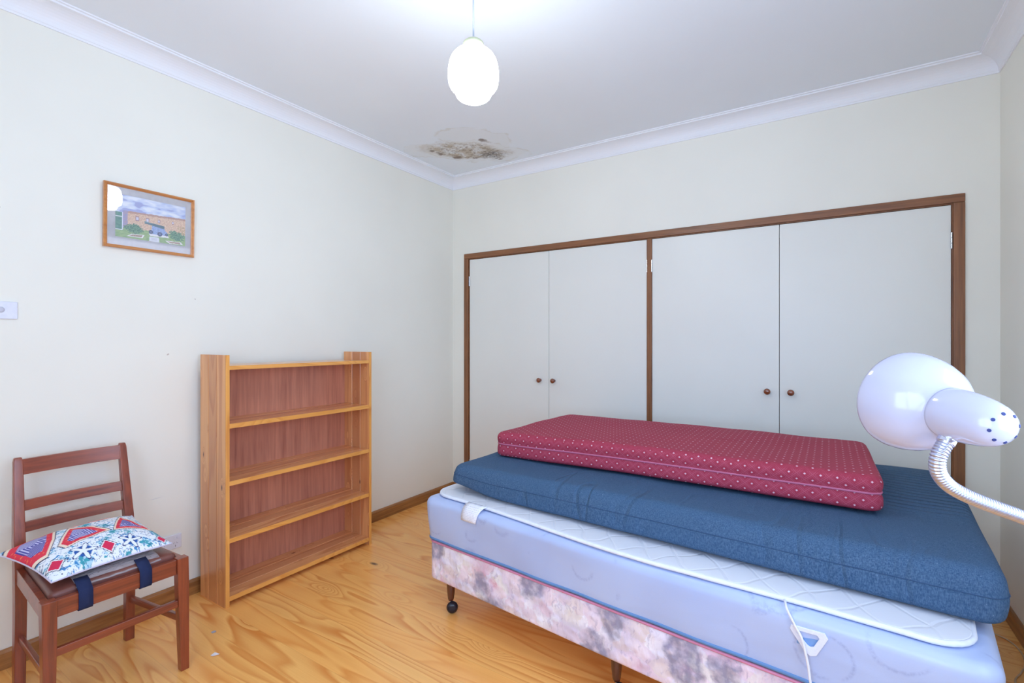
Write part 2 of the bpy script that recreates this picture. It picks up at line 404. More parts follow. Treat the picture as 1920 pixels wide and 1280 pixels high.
for o in list(C.objects):   # knobs and hinges hang on doors whose origin is already the cupboard's
    if o.name.split('.')[0] in ('knob', 'hinge'):
        for v in o.data.vertices: v.co -= cup.location

# ------------------------------------------------------------------ picture
FY0, FY1, FZ0, FZ1 = -2.515, -2.131, 1.767, 2.067
pic = thing('framed_picture', 'watercolour of a cannon before a fort wall, in a thin golden timber frame', 'picture', (0, (FY0+FY1)/2, FZ0))
M_gold = stained('picture_frame_wood', srgb(214, 146, 78), srgb(176, 108, 50), axis=1, rough=0.3, coat=0.5)
bm = bmesh.new(); t = 0.014; dp = 0.018; x0 = 0.001
prof = [(0, x0), (0, x0+dp-0.004), (0.003, x0+dp), (0.007, x0+dp-0.001), (0.009, x0+dp-0.005), (t, x0+dp-0.007), (t, x0)]
cor = [(FY0, FZ0, 1, 1), (FY1, FZ0, -1, 1), (FY1, FZ1, -1, -1), (FY0, FZ1, 1, -1)]
R = [[bm.verts.new((x, cy+sy*a, cz+sz*a)) for a, x in prof] for cy, cz, sy, sz in cor]
for i in range(4):
    A = R[i]; B = R[(i+1) % 4]
    for k in range(len(prof)-1): bm.faces.new([A[k], B[k], B[k+1], A[k+1]])
    bm.faces.new([A[-1], B[-1], B[0], A[0]])
obj('frame', bm, M_gold, pic)
obj('mat_board', box((x0, FY0+0.012, FZ0+0.012), (x0+0.006, FY1-0.012, FZ1-0.012)), plain('mat_board_white', srgb(240, 242, 248), 0.7), pic)
def inpoly(x, y, P):
    r = False; n = len(P)
    for i in range(n):
        x1, y1 = P[i]; x2, y2 = P[(i+1) % n]
        if (y1 > y) != (y2 > y) and x < (x2-x1)*(y-y1)/(y2-y1)+x1: r = not r
    return r
def mixc(a, b, f): f = max(0, min(1, f)); return tuple(a[i]*(1-f)+b[i]*f for i in range(3))
def painting(u, v):
    """u right, v up over the whole framed picture, 0..1; returns an sRGB colour"""
    wl = nz(u, v, 0, 30)*0.006
    u2, v2 = u+wl, v+nz(u, v, 5, 30)*0.008
    top = 0.600+0.02*math.sin((u-0.2)*3.0)+0.065*max(0, u-0.55)
    bot = 0.335+0.02*(u-0.2)/0.7
    if v2 > top or u2 < 0.195 and v2 > 0.50:
        cl = nz(u, v*2.2, 1, 7)*0.9+nz(u, v*2, 2, 18)*0.35
        c = mixc((150, 172, 222), (222, 230, 242), 0.55+cl*1.3-(u-0.4)*0.45)
        if cl < -0.25: c = mixc(c, (128, 132, 190), 0.6)
    elif v2 > bot:
        n = nz(u, v, 3, 60); c = mixc((222, 190, 158), (196, 150, 120), 0.4+n)
        if nz(u*1.2, v*2, 7, 90) > 0.22: c = mixc(c, (150, 120, 118), 0.6)
        if v2 > top-0.03: c = mixc(c, (150, 104, 92), 0.7)
        if u2 < 0.245: c = mixc((160, 132, 150), (120, 130, 180), 0.5+n*1.5)
        if u > 0.80 and nz(u*1.5, v*.8, 9, 50) > 0.05 and v < 0.50: c = mixc(c, (150, 130, 80), 0.6)
    else:
        c = mixc((140, 170, 110), (110, 150, 96), 0.5+nz(u, v*2, 4, 25))
    if u2 < 0.190 and 0.283 < v2 < 0.566: c = mixc((58, 108, 98), (80, 130, 112), 0.5+nz(u, v, 6, 40))
    if u2 < 0.190 and (abs(v-0.498) < 0.006 or abs(v-0.295) < 0.006): c = (220, 226, 232)
    if 0.188 < u < 0.196 and v < 0.57 and v > .29: c = (205, 212, 226)
    for wx, wz, ww in ((0.346, 0.506, 0.020), (0.456, 0.505, 0.020), (0.583, 0.524, 0.014), (0.743, 0.538, 0.013)):
        a, b = abs(u-wx), abs(v-wz)
        if a < ww and b < ww*1.9: c = (140, 100, 108)
        if a < ww*0.68 and b < ww*1.25: c = (196, 196, 216)
    for cx, cz, rx, rz in ((0.32, 0.335, 0.085, 0.075), (0.255, 0.345, 0.05, 0.04), (0.80, 0.32, 0.085, 0.07), (0.755, 0.36, 0.05, 0.05)):
        q = ((u-cx)/rx)**2+((v-cz)/rz)**2
        if q < 1+nz(u, v, 8, 60)*1.2: c = mixc((96, 142, 110), (48, 92, 78), 0.5+nz(u, v, 11, 70)*1.6)
    for P in ([(0.235, 0.205), (0.288, 0.25), (0.425, 0.262), (0.405, 0.206)], [(0.655, 0.225), (0.705, 0.185), (0.868, 0.195), (0.84, 0.235)]):
        if inpoly(u, v, P):
            c = (226, 226, 228)
            cx = sum(p[0] for p in P)/4; cy = sum(p[1] for p in P)/4
            if inpoly(cx+(u-cx)*1.3, cy+(v-cy)*1.6, P): c = mixc((170, 140, 120), (120, 100, 90), 0.5+nz(u, v, 2, 80))
    if inpoly(u, v, [(0.47, 0.30), (0.49, 0.262), (0.70, 0.275), (0.69, 0.305)]): c = (222, 224, 226)
    if inpoly(u2, v2, [(0.475, 0.30), (0.50, 0.35), (0.505, 0.41), (0.515, 0.455), (0.64, 0.44), (0.65, 0.40), (0.685, 0.345), (0.69, 0.31), (0.60, 0.30)]): c = mixc((136, 164, 214), (110, 136, 190), 0.5+nz(u, v, 1, 60)*1.5)
    if inpoly(u, v, [(0.425, 0.492), (0.425, 0.448), (0.46, 0.446), (0.635, 0.412), (0.648, 0.425), (0.648, 0.455), (0.62, 0.462), (0.46, 0.482)]): c = (62, 92, 104) if v < 0.47 else (96, 130, 140)
    for cx, cz, r in ((0.595, 0.315, 0.028), (0.672, 0.322, 0.018), (0.495, 0.33, 0.024)):
        q = math.hypot(u-cx, (v-cz)*0.78)
        if q < r: c = (54, 66, 98) if q > r*0.45 else (92, 110, 150)
    if inpoly(u, v, [(0.478, 0.251), (0.587, 0.257), (0.59, 0.15), (0.475, 0.15)]):
        c = (214, 218, 228)
        if 0.20 < v < 0.235 and abs(u-0.53) < 0.03 and math.sin(v*900) > 0.2: c = (160, 166, 190)
    return mixc(c, (236, 238, 244), 0.30)
def vmesh(name, nu, nv, pos, col, mat, parent, close=None):
    bm = bmesh.new(); cl = bm.loops.layers.float_color.new('Col')
    V = [[bm.verts.new(pos(i/nu, j/nv)) for i in range(nu+1)] for j in range(nv+1)]
    cc = [[srgb(*col(i/nu, j/nv)) for i in range(nu+1)] for j in range(nv+1)]
    for j in range(nv):
        for i in range(nu):
            f = bm.faces.new([V[j][i], V[j][i+1], V[j+1][i+1], V[j+1][i]])
            for lp, c in zip(f.loops, (cc[j][i], cc[j][i+1], cc[j+1][i+1], cc[j+1][i])): lp[cl] = c
    return bm
U0, U1, V0, V1 = 0.12, 0.894, 0.178, 0.845
bm = vmesh('p', 250, 150, lambda s, t: (x0+0.0066, FY0+(FY1-FY0)*(U0+(U1-U0)*s), FZ0+(FZ1-FZ0)*(V0+(V1-V0)*t)), lambda s, t: painting(U0+(U1-U0)*s, V0+(V1-V0)*t), None, None)
obj('watercolour', bm, vcol('watercolour_paint', 0.7), pic)
gg2 = NT('picture_glass', 0.0); gt = gg2.t
tr = gt.nodes.new('ShaderNodeBsdfTransparent'); gl = gt.nodes.new('ShaderNodeBsdfGlossy'); gl.inputs['Roughness'].default_value = 0.0
fr = gt.nodes.new('ShaderNodeFresnel'); fr.inputs[0].default_value = 1.5
mx = gt.nodes.new('ShaderNodeMixShader')
gm_ = gt.nodes.new('ShaderNodeNewGeometry'); sb_ = gt.nodes.new('ShaderNodeMath'); sb_.operation = 'SUBTRACT'; sb_.inputs[0].default_value = 1.0; gt.links.new(gm_.outputs['Backfacing'], sb_.inputs[1])
mu_ = gt.nodes.new('ShaderNodeMath'); mu_.operation = 'MULTIPLY'; gt.links.new(fr.outputs[0], mu_.inputs[0]); gt.links.new(sb_.outputs[0], mu_.inputs[1])
gt.links.new(mu_.outputs[0], mx.inputs[0]); gt.links.new(tr.outputs[0], mx.inputs[1]); gt.links.new(gl.outputs[0], mx.inputs[2]); gt.links.new(mx.outputs[0], gt.nodes['Material Output'].inputs[0])
pic.rotation_euler = (0, 0.024, 0.010); pic.location.x += 0.002
obj('glass', box((x0+0.008, FY0+0.013, FZ0+0.013), (x0+0.0095, FY1-0.013, FZ1-0.013)), gg2.m, pic)

# ------------------------------------------------------------------ light switch and power point
M_plas = plain('white_plastic', srgb(226, 230, 242), 0.3)
M_dark = plain('dark_slot', srgb(70, 70, 84), 0.6)
sw = thing('light_switch', 'white wall switch plate at the left edge, level with the top of the cupboard knobs and shelf', 'switch', (0, -2.853, 1.453))
sw['label'] = 'white light switch plate on the left wall below and left of the picture'
obj('plate', box((0.0005, -2.911, 1.418), (0.009, -2.795, 1.489)), M_plas, sw, bevel=0.003)
obj('rocker', lathe([(0.012, 0), (0.012, 0.002), (0.010, 0.004), (0.004, 0.0045)], 24, (0.009, -2.846, 1.4555), (1, 0, 0)), plain('switch_rocker', srgb(200, 204, 218), 0.3), sw, smooth=True)
obj('screw_cap', lathe([(0.0025, 0), (0.0025, 0.0008), (0.0, 0.001)], 12, (0.009, -2.803, 1.4555), (1, 0, 0)), M_plas, sw)
po_ = thing('power_point', 'white double power point low on the left wall between the chair and the bookshelf', 'power point', (0, -2.245, 0.30))
obj('plate', box((0.0005, -2.303, 0.268), (0.009, -2.187, 0.340)), M_plas, po_, bevel=0.003)
for yc in (-2.216, -2.274):
    bm = bmesh.new()
    for (dy, dz, an) in ((-0.007, 0.006, 0.5), (0.007, 0.006, -0.5), (0, -0.009, 0)):
        s_, c_ = math.sin(an), math.cos(an); hh = 0.0045; ww = 0.0011
        P = [(-ww*c_-hh*s_, -ww*-s_*-1-hh*c_), (ww*c_-hh*s_, ww*s_-hh*c_), (ww*c_+hh*s_, ww*s_+hh*c_), (-ww*c_+hh*s_, -ww*s_+hh*c_)]
        hexa(bm, [(0.0085, yc+dy+a, 0.292+dz+b) for a, b in P]+[(0.0094, yc+dy+a, 0.292+dz+b) for a, b in P])
    obj('socket', bm, M_dark, po_)
    obj('switch', box((0.009, yc-0.006+0.012, 0.318), (0.0125, yc+0.006+0.012, 0.328)), M_plas, po_, bevel=0.001)

# ------------------------------------------------------------------ bookshelf
SX0, SX1, SY0, SY1, SZ = 0.048, 0.298, -2.115, -1.190, 1.259
shelf_t = thing('bookshelf', 'empty orange pine bookshelf with five shelves standing against the left wall', 'bookshelf', ((SX0+SX1)/2, (SY0+SY1)/2, 0))
pc = [srgb(242, 182, 120), srgb(196, 122, 70), srgb(184, 120, 80)]
M_sv = pine('shelf_pine_upright', pc, board=0.0833, axis=2, across=0, rough=0.3, knots=1.0, ring=9, joint=0.6, kscale=5.5, ksize=1.9, ksel=0.35, coat=0.4, stretch=7, along=0.5, var=0.48, boff=0.04167, knotcol=(88, 40, 24))
M_sh = pine('shelf_pine_board', pc, board=0.0833, axis=1, across=0, rough=0.25, knots=0.9, ring=10, joint=0.6, kscale=5.0, ksize=1.9, ksel=0.4, coat=0.5, stretch=7, along=0.5, var=0.4, boff=0.04167, knotcol=(88, 40, 24))
M_fe = pine('shelf_front_edge', [srgb(240, 176, 92), srgb(214, 140, 62), srgb(226, 160, 80)], axis=1, across=0, rough=0.3, knots=0.4, coat=0.4)
M_feu = pine('shelf_front_edge_upright', [srgb(240, 176, 92), srgb(214, 140, 62), srgb(226, 160, 80)], axis=2, across=1, rough=0.3, knots=0.4, coat=0.4)
tS = 0.020
gv = (SX0+0.083, SX0+0.166)
def grooved_panel(y0, y1):
    """upright of three tongue-and-groove boards with V grooves on both faces"""
    bm = bmesh.new(); g = 0.0035; out = []
    xs = [SX0]
    for x in gv: xs += [x-g, x, x+g]
    xs.append(SX1)
    A = [(x, y0+(g if x in gv else 0)) for x in xs]; B = [(x, y1-(g if x in gv else 0)) for x in xs][::-1]
    ring = A+B
    rings(bm, [[(x, y, z) for x, y in ring] for z in (0.0, SZ)])
    return bm
for y0, y1 in ((SY0, SY0+tS), (SY1-tS, SY1)):
    p = obj('side_panel', grooved_panel(y0, y1), M_sv, shelf_t)
    obj('front_edge', box((SX1, y0+0.0004, 0.0), (SX1+0.0015, y1-0.0004, SZ-0.0005)), M_feu, shelf_t)
tops = [1.198, 0.951, 0.707, 0.453, 0.062]
tops = []
# shelf heights measured at the front edge
for zt, th in ((1.205, 0.020), (0.914, 0.023), (0.626, 0.022), (0.339, 0.022), (0.050, 0.023)):
    bm = bmesh.new(); g = 0.003; xs = [SX0+0.008]
    for x in gv: xs += [x-g, x, x+g]
    xs.append(SX1-0.0015)
    A = [(x, zt-(g if x in gv else 0)) for x in xs]; B = [(xs[-1], zt-th), (xs[0], zt-th)]
    rings(bm, [[(x, y, z) for x, z in A+B] for y in (SY0+tS+0.0002, SY1-tS-0.0002)])
    s_ = obj('shelf', bm, M_sh, shelf_t)
    obj('shelf_edge', box((SX1-0.0015, SY0+tS+0.0002, zt-th), (SX1, SY1-tS-0.0002, zt)), M_fe, shelf_t)
M_ply = stained('plywood_back', srgb(212, 146, 118), srgb(170, 106, 86), axis=2, rough=0.35, sc=0.8, coat=0.3)
obj('back_panel', box((SX0+0.002, SY0+tS, 0.027), (SX0+0.0078, SY1-tS, 1.184)), M_ply, shelf_t)

# ------------------------------------------------------------------ chair
ch = thing('dining_chair', 'dark red-brown wooden ladder-back chair with a brown vinyl seat by the left wall', 'chair', (0.38, -2.65, 0))
cw = (srgb(156, 74, 44), srgb(102, 45, 31))
M_cz = stained('chair_wood', *cw, axis=2, rough=0.33, coat=0.5); M_cy = stained('chair_wood_y', *cw, axis=1, rough=0.33, coat=0.5); M_cx = stained('chair_wood_x', *cw, axis=0, rough=0.33, coat=0.5)
def post(pts):
    """pts: list of (x0,x1,y0,y1,z)"""
    bm = bmesh.new(); rings(bm, [[(a, c, z), (b, c, z), (b, d, z), (a, d, z)] for a, b, c, d, z in pts]); return bm
ZS = 0.458
obj('leg', post([(0.600, 0.630, -2.454, -2.424, 0), (0.600, 0.638, -2.468, -2.428, ZS-0.10), (0.600, 0.638, -2.470, -2.430, ZS)]), M_cz, ch, bevel=0.002)
obj('leg', post([(0.600, 0.630, -2.866, -2.836, 0), (0.600, 0.638, -2.870, -2.832, ZS-0.10), (0.600, 0.638, -2.872, -2.832, ZS)]), M_cz, ch, bevel=0.002)
for ya, yb, yt0, yt1 in ((-2.490, -2.456, -2.494, -2.466), (-2.844, -2.810, -2.834, -2.806)):
    obj('back_post', post([(0.175, 0.205, ya-0.004, yb-0.004, 0), (0.165, 0.205, ya, yb, 0.30), (0.160, 0.200, ya, yb, 0.44), (0.150, 0.188, ya, yb, 0.55), (0.112, 0.134, yt0, yt1, 0.852), (0.114, 0.130, yt0+0.003, yt1-0.003, 0.868)]), M_cz, ch, bevel=0.003)
def rail(za, zb, t, name):
    bm = bmesh.new(); n = 10; rs = []
    for i in range(n+1):
        s = i/n; y = -2.812+s*(2.812-2.488); bow = 0.012*(1-(2*s-1)**2)
        xz = lambda z: 0.152+(0.112-0.152)*(z-0.55)/(0.852-0.55)
        rs.append([(xz(za)+0.006-bow, y, za), (xz(za)+0.006+t-bow, y, za), (xz(zb)+0.006+t-bow, y, zb), (xz(zb)+0.006-bow, y, zb)])
    rings(bm, rs); return obj(name, bm, M_cy, ch, bevel=0.0015)
rail(0.800, 0.860, 0.016, 'top_rail'); rail(0.660, 0.700, 0.014, 'back_rail'); rail(0.578, 0.616, 0.014, 'back_rail')
# seat frame
bm = bmesh.new()
bx(bm, (0.606, -2.832, ZS-0.062), (0.628, -2.470, ZS-0.004))
hexa(bm, [(0.200, -2.840, ZS-0.062), (0.600, -2.866, ZS-0.062), (0.600, -2.846, ZS-0.062), (0.200, -2.820, ZS-0.062), (0.200, -2.840, ZS-0.004), (0.600, -2.866, ZS-0.004), (0.600, -2.846, ZS-0.004), (0.200, -2.820, ZS-0.004)])
hexa(bm, [(0.200, -2.480, ZS-0.062), (0.600, -2.456, ZS-0.062), (0.600, -2.436, ZS-0.062), (0.200, -2.460, ZS-0.062), (0.200, -2.480, ZS-0.004), (0.600, -2.456, ZS-0.004), (0.600, -2.436, ZS-0.004), (0.200, -2.460, ZS-0.004)])
bx(bm, (0.170, -2.812, ZS-0.062), (0.190, -2.488, ZS-0.004))
obj('seat_frame', bm, M_cy, ch, bevel=0.0015)
bm = bmesh.new(); bx(bm, (0.612, -2.836, 0.264), (0.630, -2.464, 0.292)); obj('front_stretcher', bm, M_cy, ch, bevel=0.003)
for ys, ye in ((-2.473, -2.449), (-2.827, -2.853)):
    bm = bmesh.new(); rings(bm, [[(x, y-0.008, z), (x, y+0.008, z), (x, y+0.008, z+0.026), (x, y-0.008, z+0.026)] for x, y, z in ((0.20, ys, 0.168), (0.604, ye, 0.196))])
    obj('side_stretcher', bm, M_cx, ch, bevel=0.003)
# slip seat
g = NT('brown_vinyl', 0.3, 0.5); v = g.voro(g.obj(), 420); g.base(g.mix(g.rng(g.noise(g.obj(), 9, 4), .3, .7), srgb(122, 70, 60), srgb(92, 52, 48))); g.bump(v, 0.15, 0.001); M_vin = g.m
SEAT = [(0.193, -2.819), (0.193, -2.481), (0.604, -2.457), (0.604, -2.845)]
def seat_warp(x, y, z):
    s, t = x/0.37, y/0.39; X, Y = bil([SEAT[3], SEAT[2], SEAT[1], SEAT[0]], s, t)
    k = max(0, 1-(2*s-1)**4)*max(0, 1-(2*t-1)**4)
    return (X, Y, z+(0.018*k if z > ZS+0.005 else 0))
obj('seat', slab(0.37, 0.39, ZS-0.02, ZS+0.014, 0.02, 0.012, seat_warp, 0.02), M_vin, ch, smooth=True)
# corner blocks under the seat frame
# ------------------------------------------------------------------ clear plastic seat cover with navy straps
cov = thing('plastic_seat_cover', 'clear plastic cover held over the chair seat by two navy elastic straps', 'seat cover', (0.40, -2.65, ZS+0.03))
gp = NT('clear_plastic', 0.12, 0.6); gt = gp.t
tr = gt.nodes.new('ShaderNodeBsdfTransparent'); gl = gp.b
gp.base(srgb(205, 196, 200)); gp.bump(gp.noise(gp.scale(gp.obj(), (2, 1, 1)), 22, 3, 0.5, 1.5), 0.9, 0.01)
mx = gt.nodes.new('ShaderNodeMixShader'); mx.inputs[0].default_value = 0.42
gt.links.new(tr.outputs[0], mx.inputs[1]); gt.links.new(gl.outputs[0], mx.inputs[2]); gt.links.new(mx.outputs[0], gt.nodes['Material Output'].inputs[0])
bm = bmesh.new(); n, m = 36, 30; V = []
for i in range(n+1):
    row = []
    for j in range(m+1):
        s, t = i/n, j/m
        Y = -2.775+s*(2.775-2.515); X = 0.215+t*(0.607-0.215)
        a, b = (Y+2.836)/0.37, (X-0.205)/0.391
        k = max(0, 1-(2*a-1)**4)*max(0, 1-(2*min(1, b)-1)**4)
        Z = ZS+0.0185+0.018*k+0.0025*nz(X, Y, 3, 30)+0.001
        if t > 0.93: Z -= (t-0.93)*0.16
        row.append(bm.verts.new((X, Y, Z)))
    V.append(row)
for i in range(n):
    for j in range(m): bm.faces.new([V[i][j], V[i+1][j], V[i+1][j+1], V[i][j+1]])
o = obj('plastic_sheet', bm, gp.m, cov, smooth=True); sd = o.modifiers.new('s', 'SOLIDIFY'); sd.thickness = 0.0006
M_navy = plain('navy_elastic', srgb(38, 48, 84), 0.8, 0.2, bump=0.3, bscale=500)
for y0, y1 in ((-2.775, -2.735), (-2.595, -2.556)):
    path = [(0.575, ZS+0.030), (0.600, ZS+0.021), (0.622, ZS+0.006), (0.6315, ZS-0.002), (0.6325, ZS-0.03), (0.6325, ZS-0.058), (0.628, ZS-0.0655), (0.605, ZS-0.0665)]
    bm = bmesh.new(); rs = []
    for k, (X, Z) in enumerate(path):
        a = path[max(0, k-1)]; b = path[min(len(path)-1, k+1)]; d = Vector((b[0]-a[0], b[1]-a[1])).normalized(); nx_, nz_ = -d[1]*-1, d[0]*-1
        tt = 0.0011
        rs.append([(X, y0, Z), (X, y1, Z), (X+nx_*-tt*-1, y1, Z-nz_*tt*-1*-1), (X+nx_*tt, y0, Z-nz_*tt)])
    bm2 = bmesh.new()
    V1_ = [(bm2.verts.new((X, y0, Z)), bm2.verts.new((X, y1, Z))) for X, Z in path]
    for a, b in zip(V1_, V1_[1:]): bm2.faces.new([a[0], a[1], b[1], b[0]])
    bm.free()
    o = obj('strap', bm2, M_navy, cov, smooth=True); sd = o.modifiers.new('s', 'SOLIDIFY'); sd.thickness = 0.0022; sd.offset = 0

# ------------------------------------------------------------------ patterned cushion
cush = thing('scatter_cushion', 'red, white and blue patterned cushion lying flat on the chair', 'cushion', (0.34, -2.66, ZS+0.03))
def cush_col(s, t):
    """s across the chair (photo left to right), t from the backrest to the front"""
    n1 = nz(s, t, 0, 9); n2 = nz(s, t, 4, 26); n3 = nz(s*1.3, t, 8, 60)
    c = (236, 242, 250)
    if n1+n2*0.9 > 0.30: c = mixc(c, (140, 200, 220), 0.6)
    if n2+n3*0.8 > 0.42: c = (70, 140, 196)
    if n1-n2*0.8+n3*0.5 > 0.5: c = (70, 160, 176)
    if abs(nz(s*1.2, t*0.8, 12, 13)) < 0.014: c = (90, 120, 170)
    if abs(nz(s, t*1.4, 15, 11)) < 0.011: c = (56, 66, 110)
    # star sprays
    for (sx, sy, r) in ((0.30, 0.84, 0.115), (0.68, 0.88, 0.10), (0.10, 0.50, 0.10), (0.55, 0.13, 0.09)):
        d = math.hypot(s-sx, t-sy); a = math.atan2(t-sy, s-sx)
        if d < r:
            st = abs(math.cos(a*2.5+sx*9))
            if d < r*(0.25+0.75*st**3): c = (238, 244, 252)
            elif d < r*0.62: c = (44, 92, 168)
            if abs(d-r*0.97*(0.3+0.7*st**3)) < 0.007: c = (40, 60, 120)
    polys = [[(-0.02, 0.18), (0.10, 0.03), (0.33, 0.10), (0.21, 0.40), (0.09, 0.60), (-0.01, 0.55)], [(0.41, 0.25), (0.52, 0.40), (0.58, 0.60), (0.24, 0.66), (0.22, 0.58)],
             [(0.83, 0.26), (0.93, 0.70), (0.66, 0.62)], [(0.50, 0.02), (0.68, 0.05), (0.78, 0.20), (0.56, 0.22), (0.44, 0.18)]]
    for P in polys:
        cx = sum(p[0] for p in P)/len(P); cy = sum(p[1] for p in P)/len(P)
        f = lambda k: inpoly(cx+(s-cx)*k, cy+(t-cy)*k, P)
        if f(0.80): c = (60, 60, 90)
        if f(0.84): c = (246, 226, 206)
        if f(0.97): c = (226, 62, 84)
        if f(1.15) and (nz(s, t, 22, 50) > 0.28): c = (240, 130, 90)
        if f(1.45):
            c = (72, 70, 158)
            k = max(abs((s-cx)), abs((t-cy))*0.9)
            if math.sin(k*330) > 0.2: c = (206, 206, 240)
    for (px, py, r) in ((0.49, 0.88, 0.055), (0.08, 0.84, 0.06), (0.94, 0.93, 0.04)):
        q = abs(s-px)+abs(t-py)*0.8
        if q < r*1.35: c = (40, 44, 70)
        if q < r*1.22: c = (240, 240, 246)
        if q < r: c = (214, 50, 88)
    return c
CC = [(0.212, -2.897, ZS+0.075), (0.215, -2.475, ZS+0.095), (0.575, -2.465, ZS+0.050), (0.600, -2.838, ZS+0.051)]  # back-left, back-right, front-right, front-left
def cush_pt(s, t, side):
    S, Tt = 2*s-1, 2*t-1
    S2 = S*(1-0.075*(1-Tt*Tt)); T2 = Tt*(1-0.075*(1-S*S))
    a, b = (S2+1)/2, (T2+1)/2
    p = [((CC[0][i]*(1-a)+CC[1][i]*a)*(1-b)+(CC[3][i]*(1-a)+CC[2][i]*a)*b) for i in range(3)]
    h = (max(0, 1-abs(S)**2.6)**0.55)*(max(0, 1-abs(Tt)**2.6)**0.55)
    wr = 0.004*nz(s, t, 1, 8)*h
    if side > 0: p[2] += 0.066*h+wr
    else: p[2] -= 0.022*h
    return p
bm = bmesh.new(); cl = bm.loops.layers.float_color.new('Col'); NN = 190
cc = [[srgb(*cush_col(i/NN, j/NN)) for i in range(NN+1)] for j in range(NN+1)]
top = [[bm.verts.new(cush_pt(i/NN, j/NN, 1)) for i in range(NN+1)] for j in range(NN+1)]
for j in range(NN):
    for i in range(NN):
        f = bm.faces.new([top[j][i], top[j][i+1], top[j+1][i+1], top[j+1][i]])
        for lp, c in zip(f.loops, (cc[j][i], cc[j][i+1], cc[j+1][i+1], cc[j+1][i])): lp[cl] = c
K = 38; st = NN//K
bot = [[(top[j*st][i*st] if i in (0, K) or j in (0, K) else bm.verts.new(cush_pt(i/K, j/K, -1))) for i in range(K+1)] for j in range(K+1)]
for j in range(K):
    for i in range(K):
        vs = [bot[j][i], bot[j+1][i], bot[j+1][i+1], bot[j][i+1]]
        # walk along the fine rim so that the two faces stay sewn together
        if j == 0: vs = [top[0][i*st+k] for k in range(st)][::1]+[bot[0][i+1], bot[1][i+1], bot[1][i]]
        if j == K-1: vs = [bot[j][i], bot[j][i+1]]+[top[NN][(i+1)*st-k] for k in range(st+1)]
        if i == 0 or i == K-1:
            vs = []
            for k in range(st if j == 0 else 1): vs.append(top[0][i*st+k] if j == 0 else bot[j][i])
            rgt = [top[j*st+k][NN] for k in range(st)] if i == K-1 else [bot[j][i+1]]
            up = [top[NN][(i+1)*st-k] for k in range(st)] if j == K-1 else [bot[j+1][i+1]]
            lft = [top[(j+1)*st-k][0] for k in range(st)] if i == 0 else [bot[j+1][i]]
            vs = vs+rgt+up+lft
        f = bm.faces.new(vs[::-1])
        for lp in f.loops: lp[cl] = cc[min(NN, (j+1)*st)][min(NN, (i+1)*st)]
obj('cover', bm, vcol('printed_cotton', 0.75, 0.2, 90), cush, smooth=True)
pth = [cush_pt(k/30, 0, 1) for k in range(30)]+[cush_pt(1, k/30, 1) for k in range(30)]+[cush_pt(1-k/30, 1, 1) for k in range(30)]+[cush_pt(0, 1-k/30, 1) for k in range(30)]
obj('seam', tube(pth, 0.0028, 6, closed=True), plain('cushion_seam_white', srgb(210, 205, 228), 0.8), cush, smooth=True)

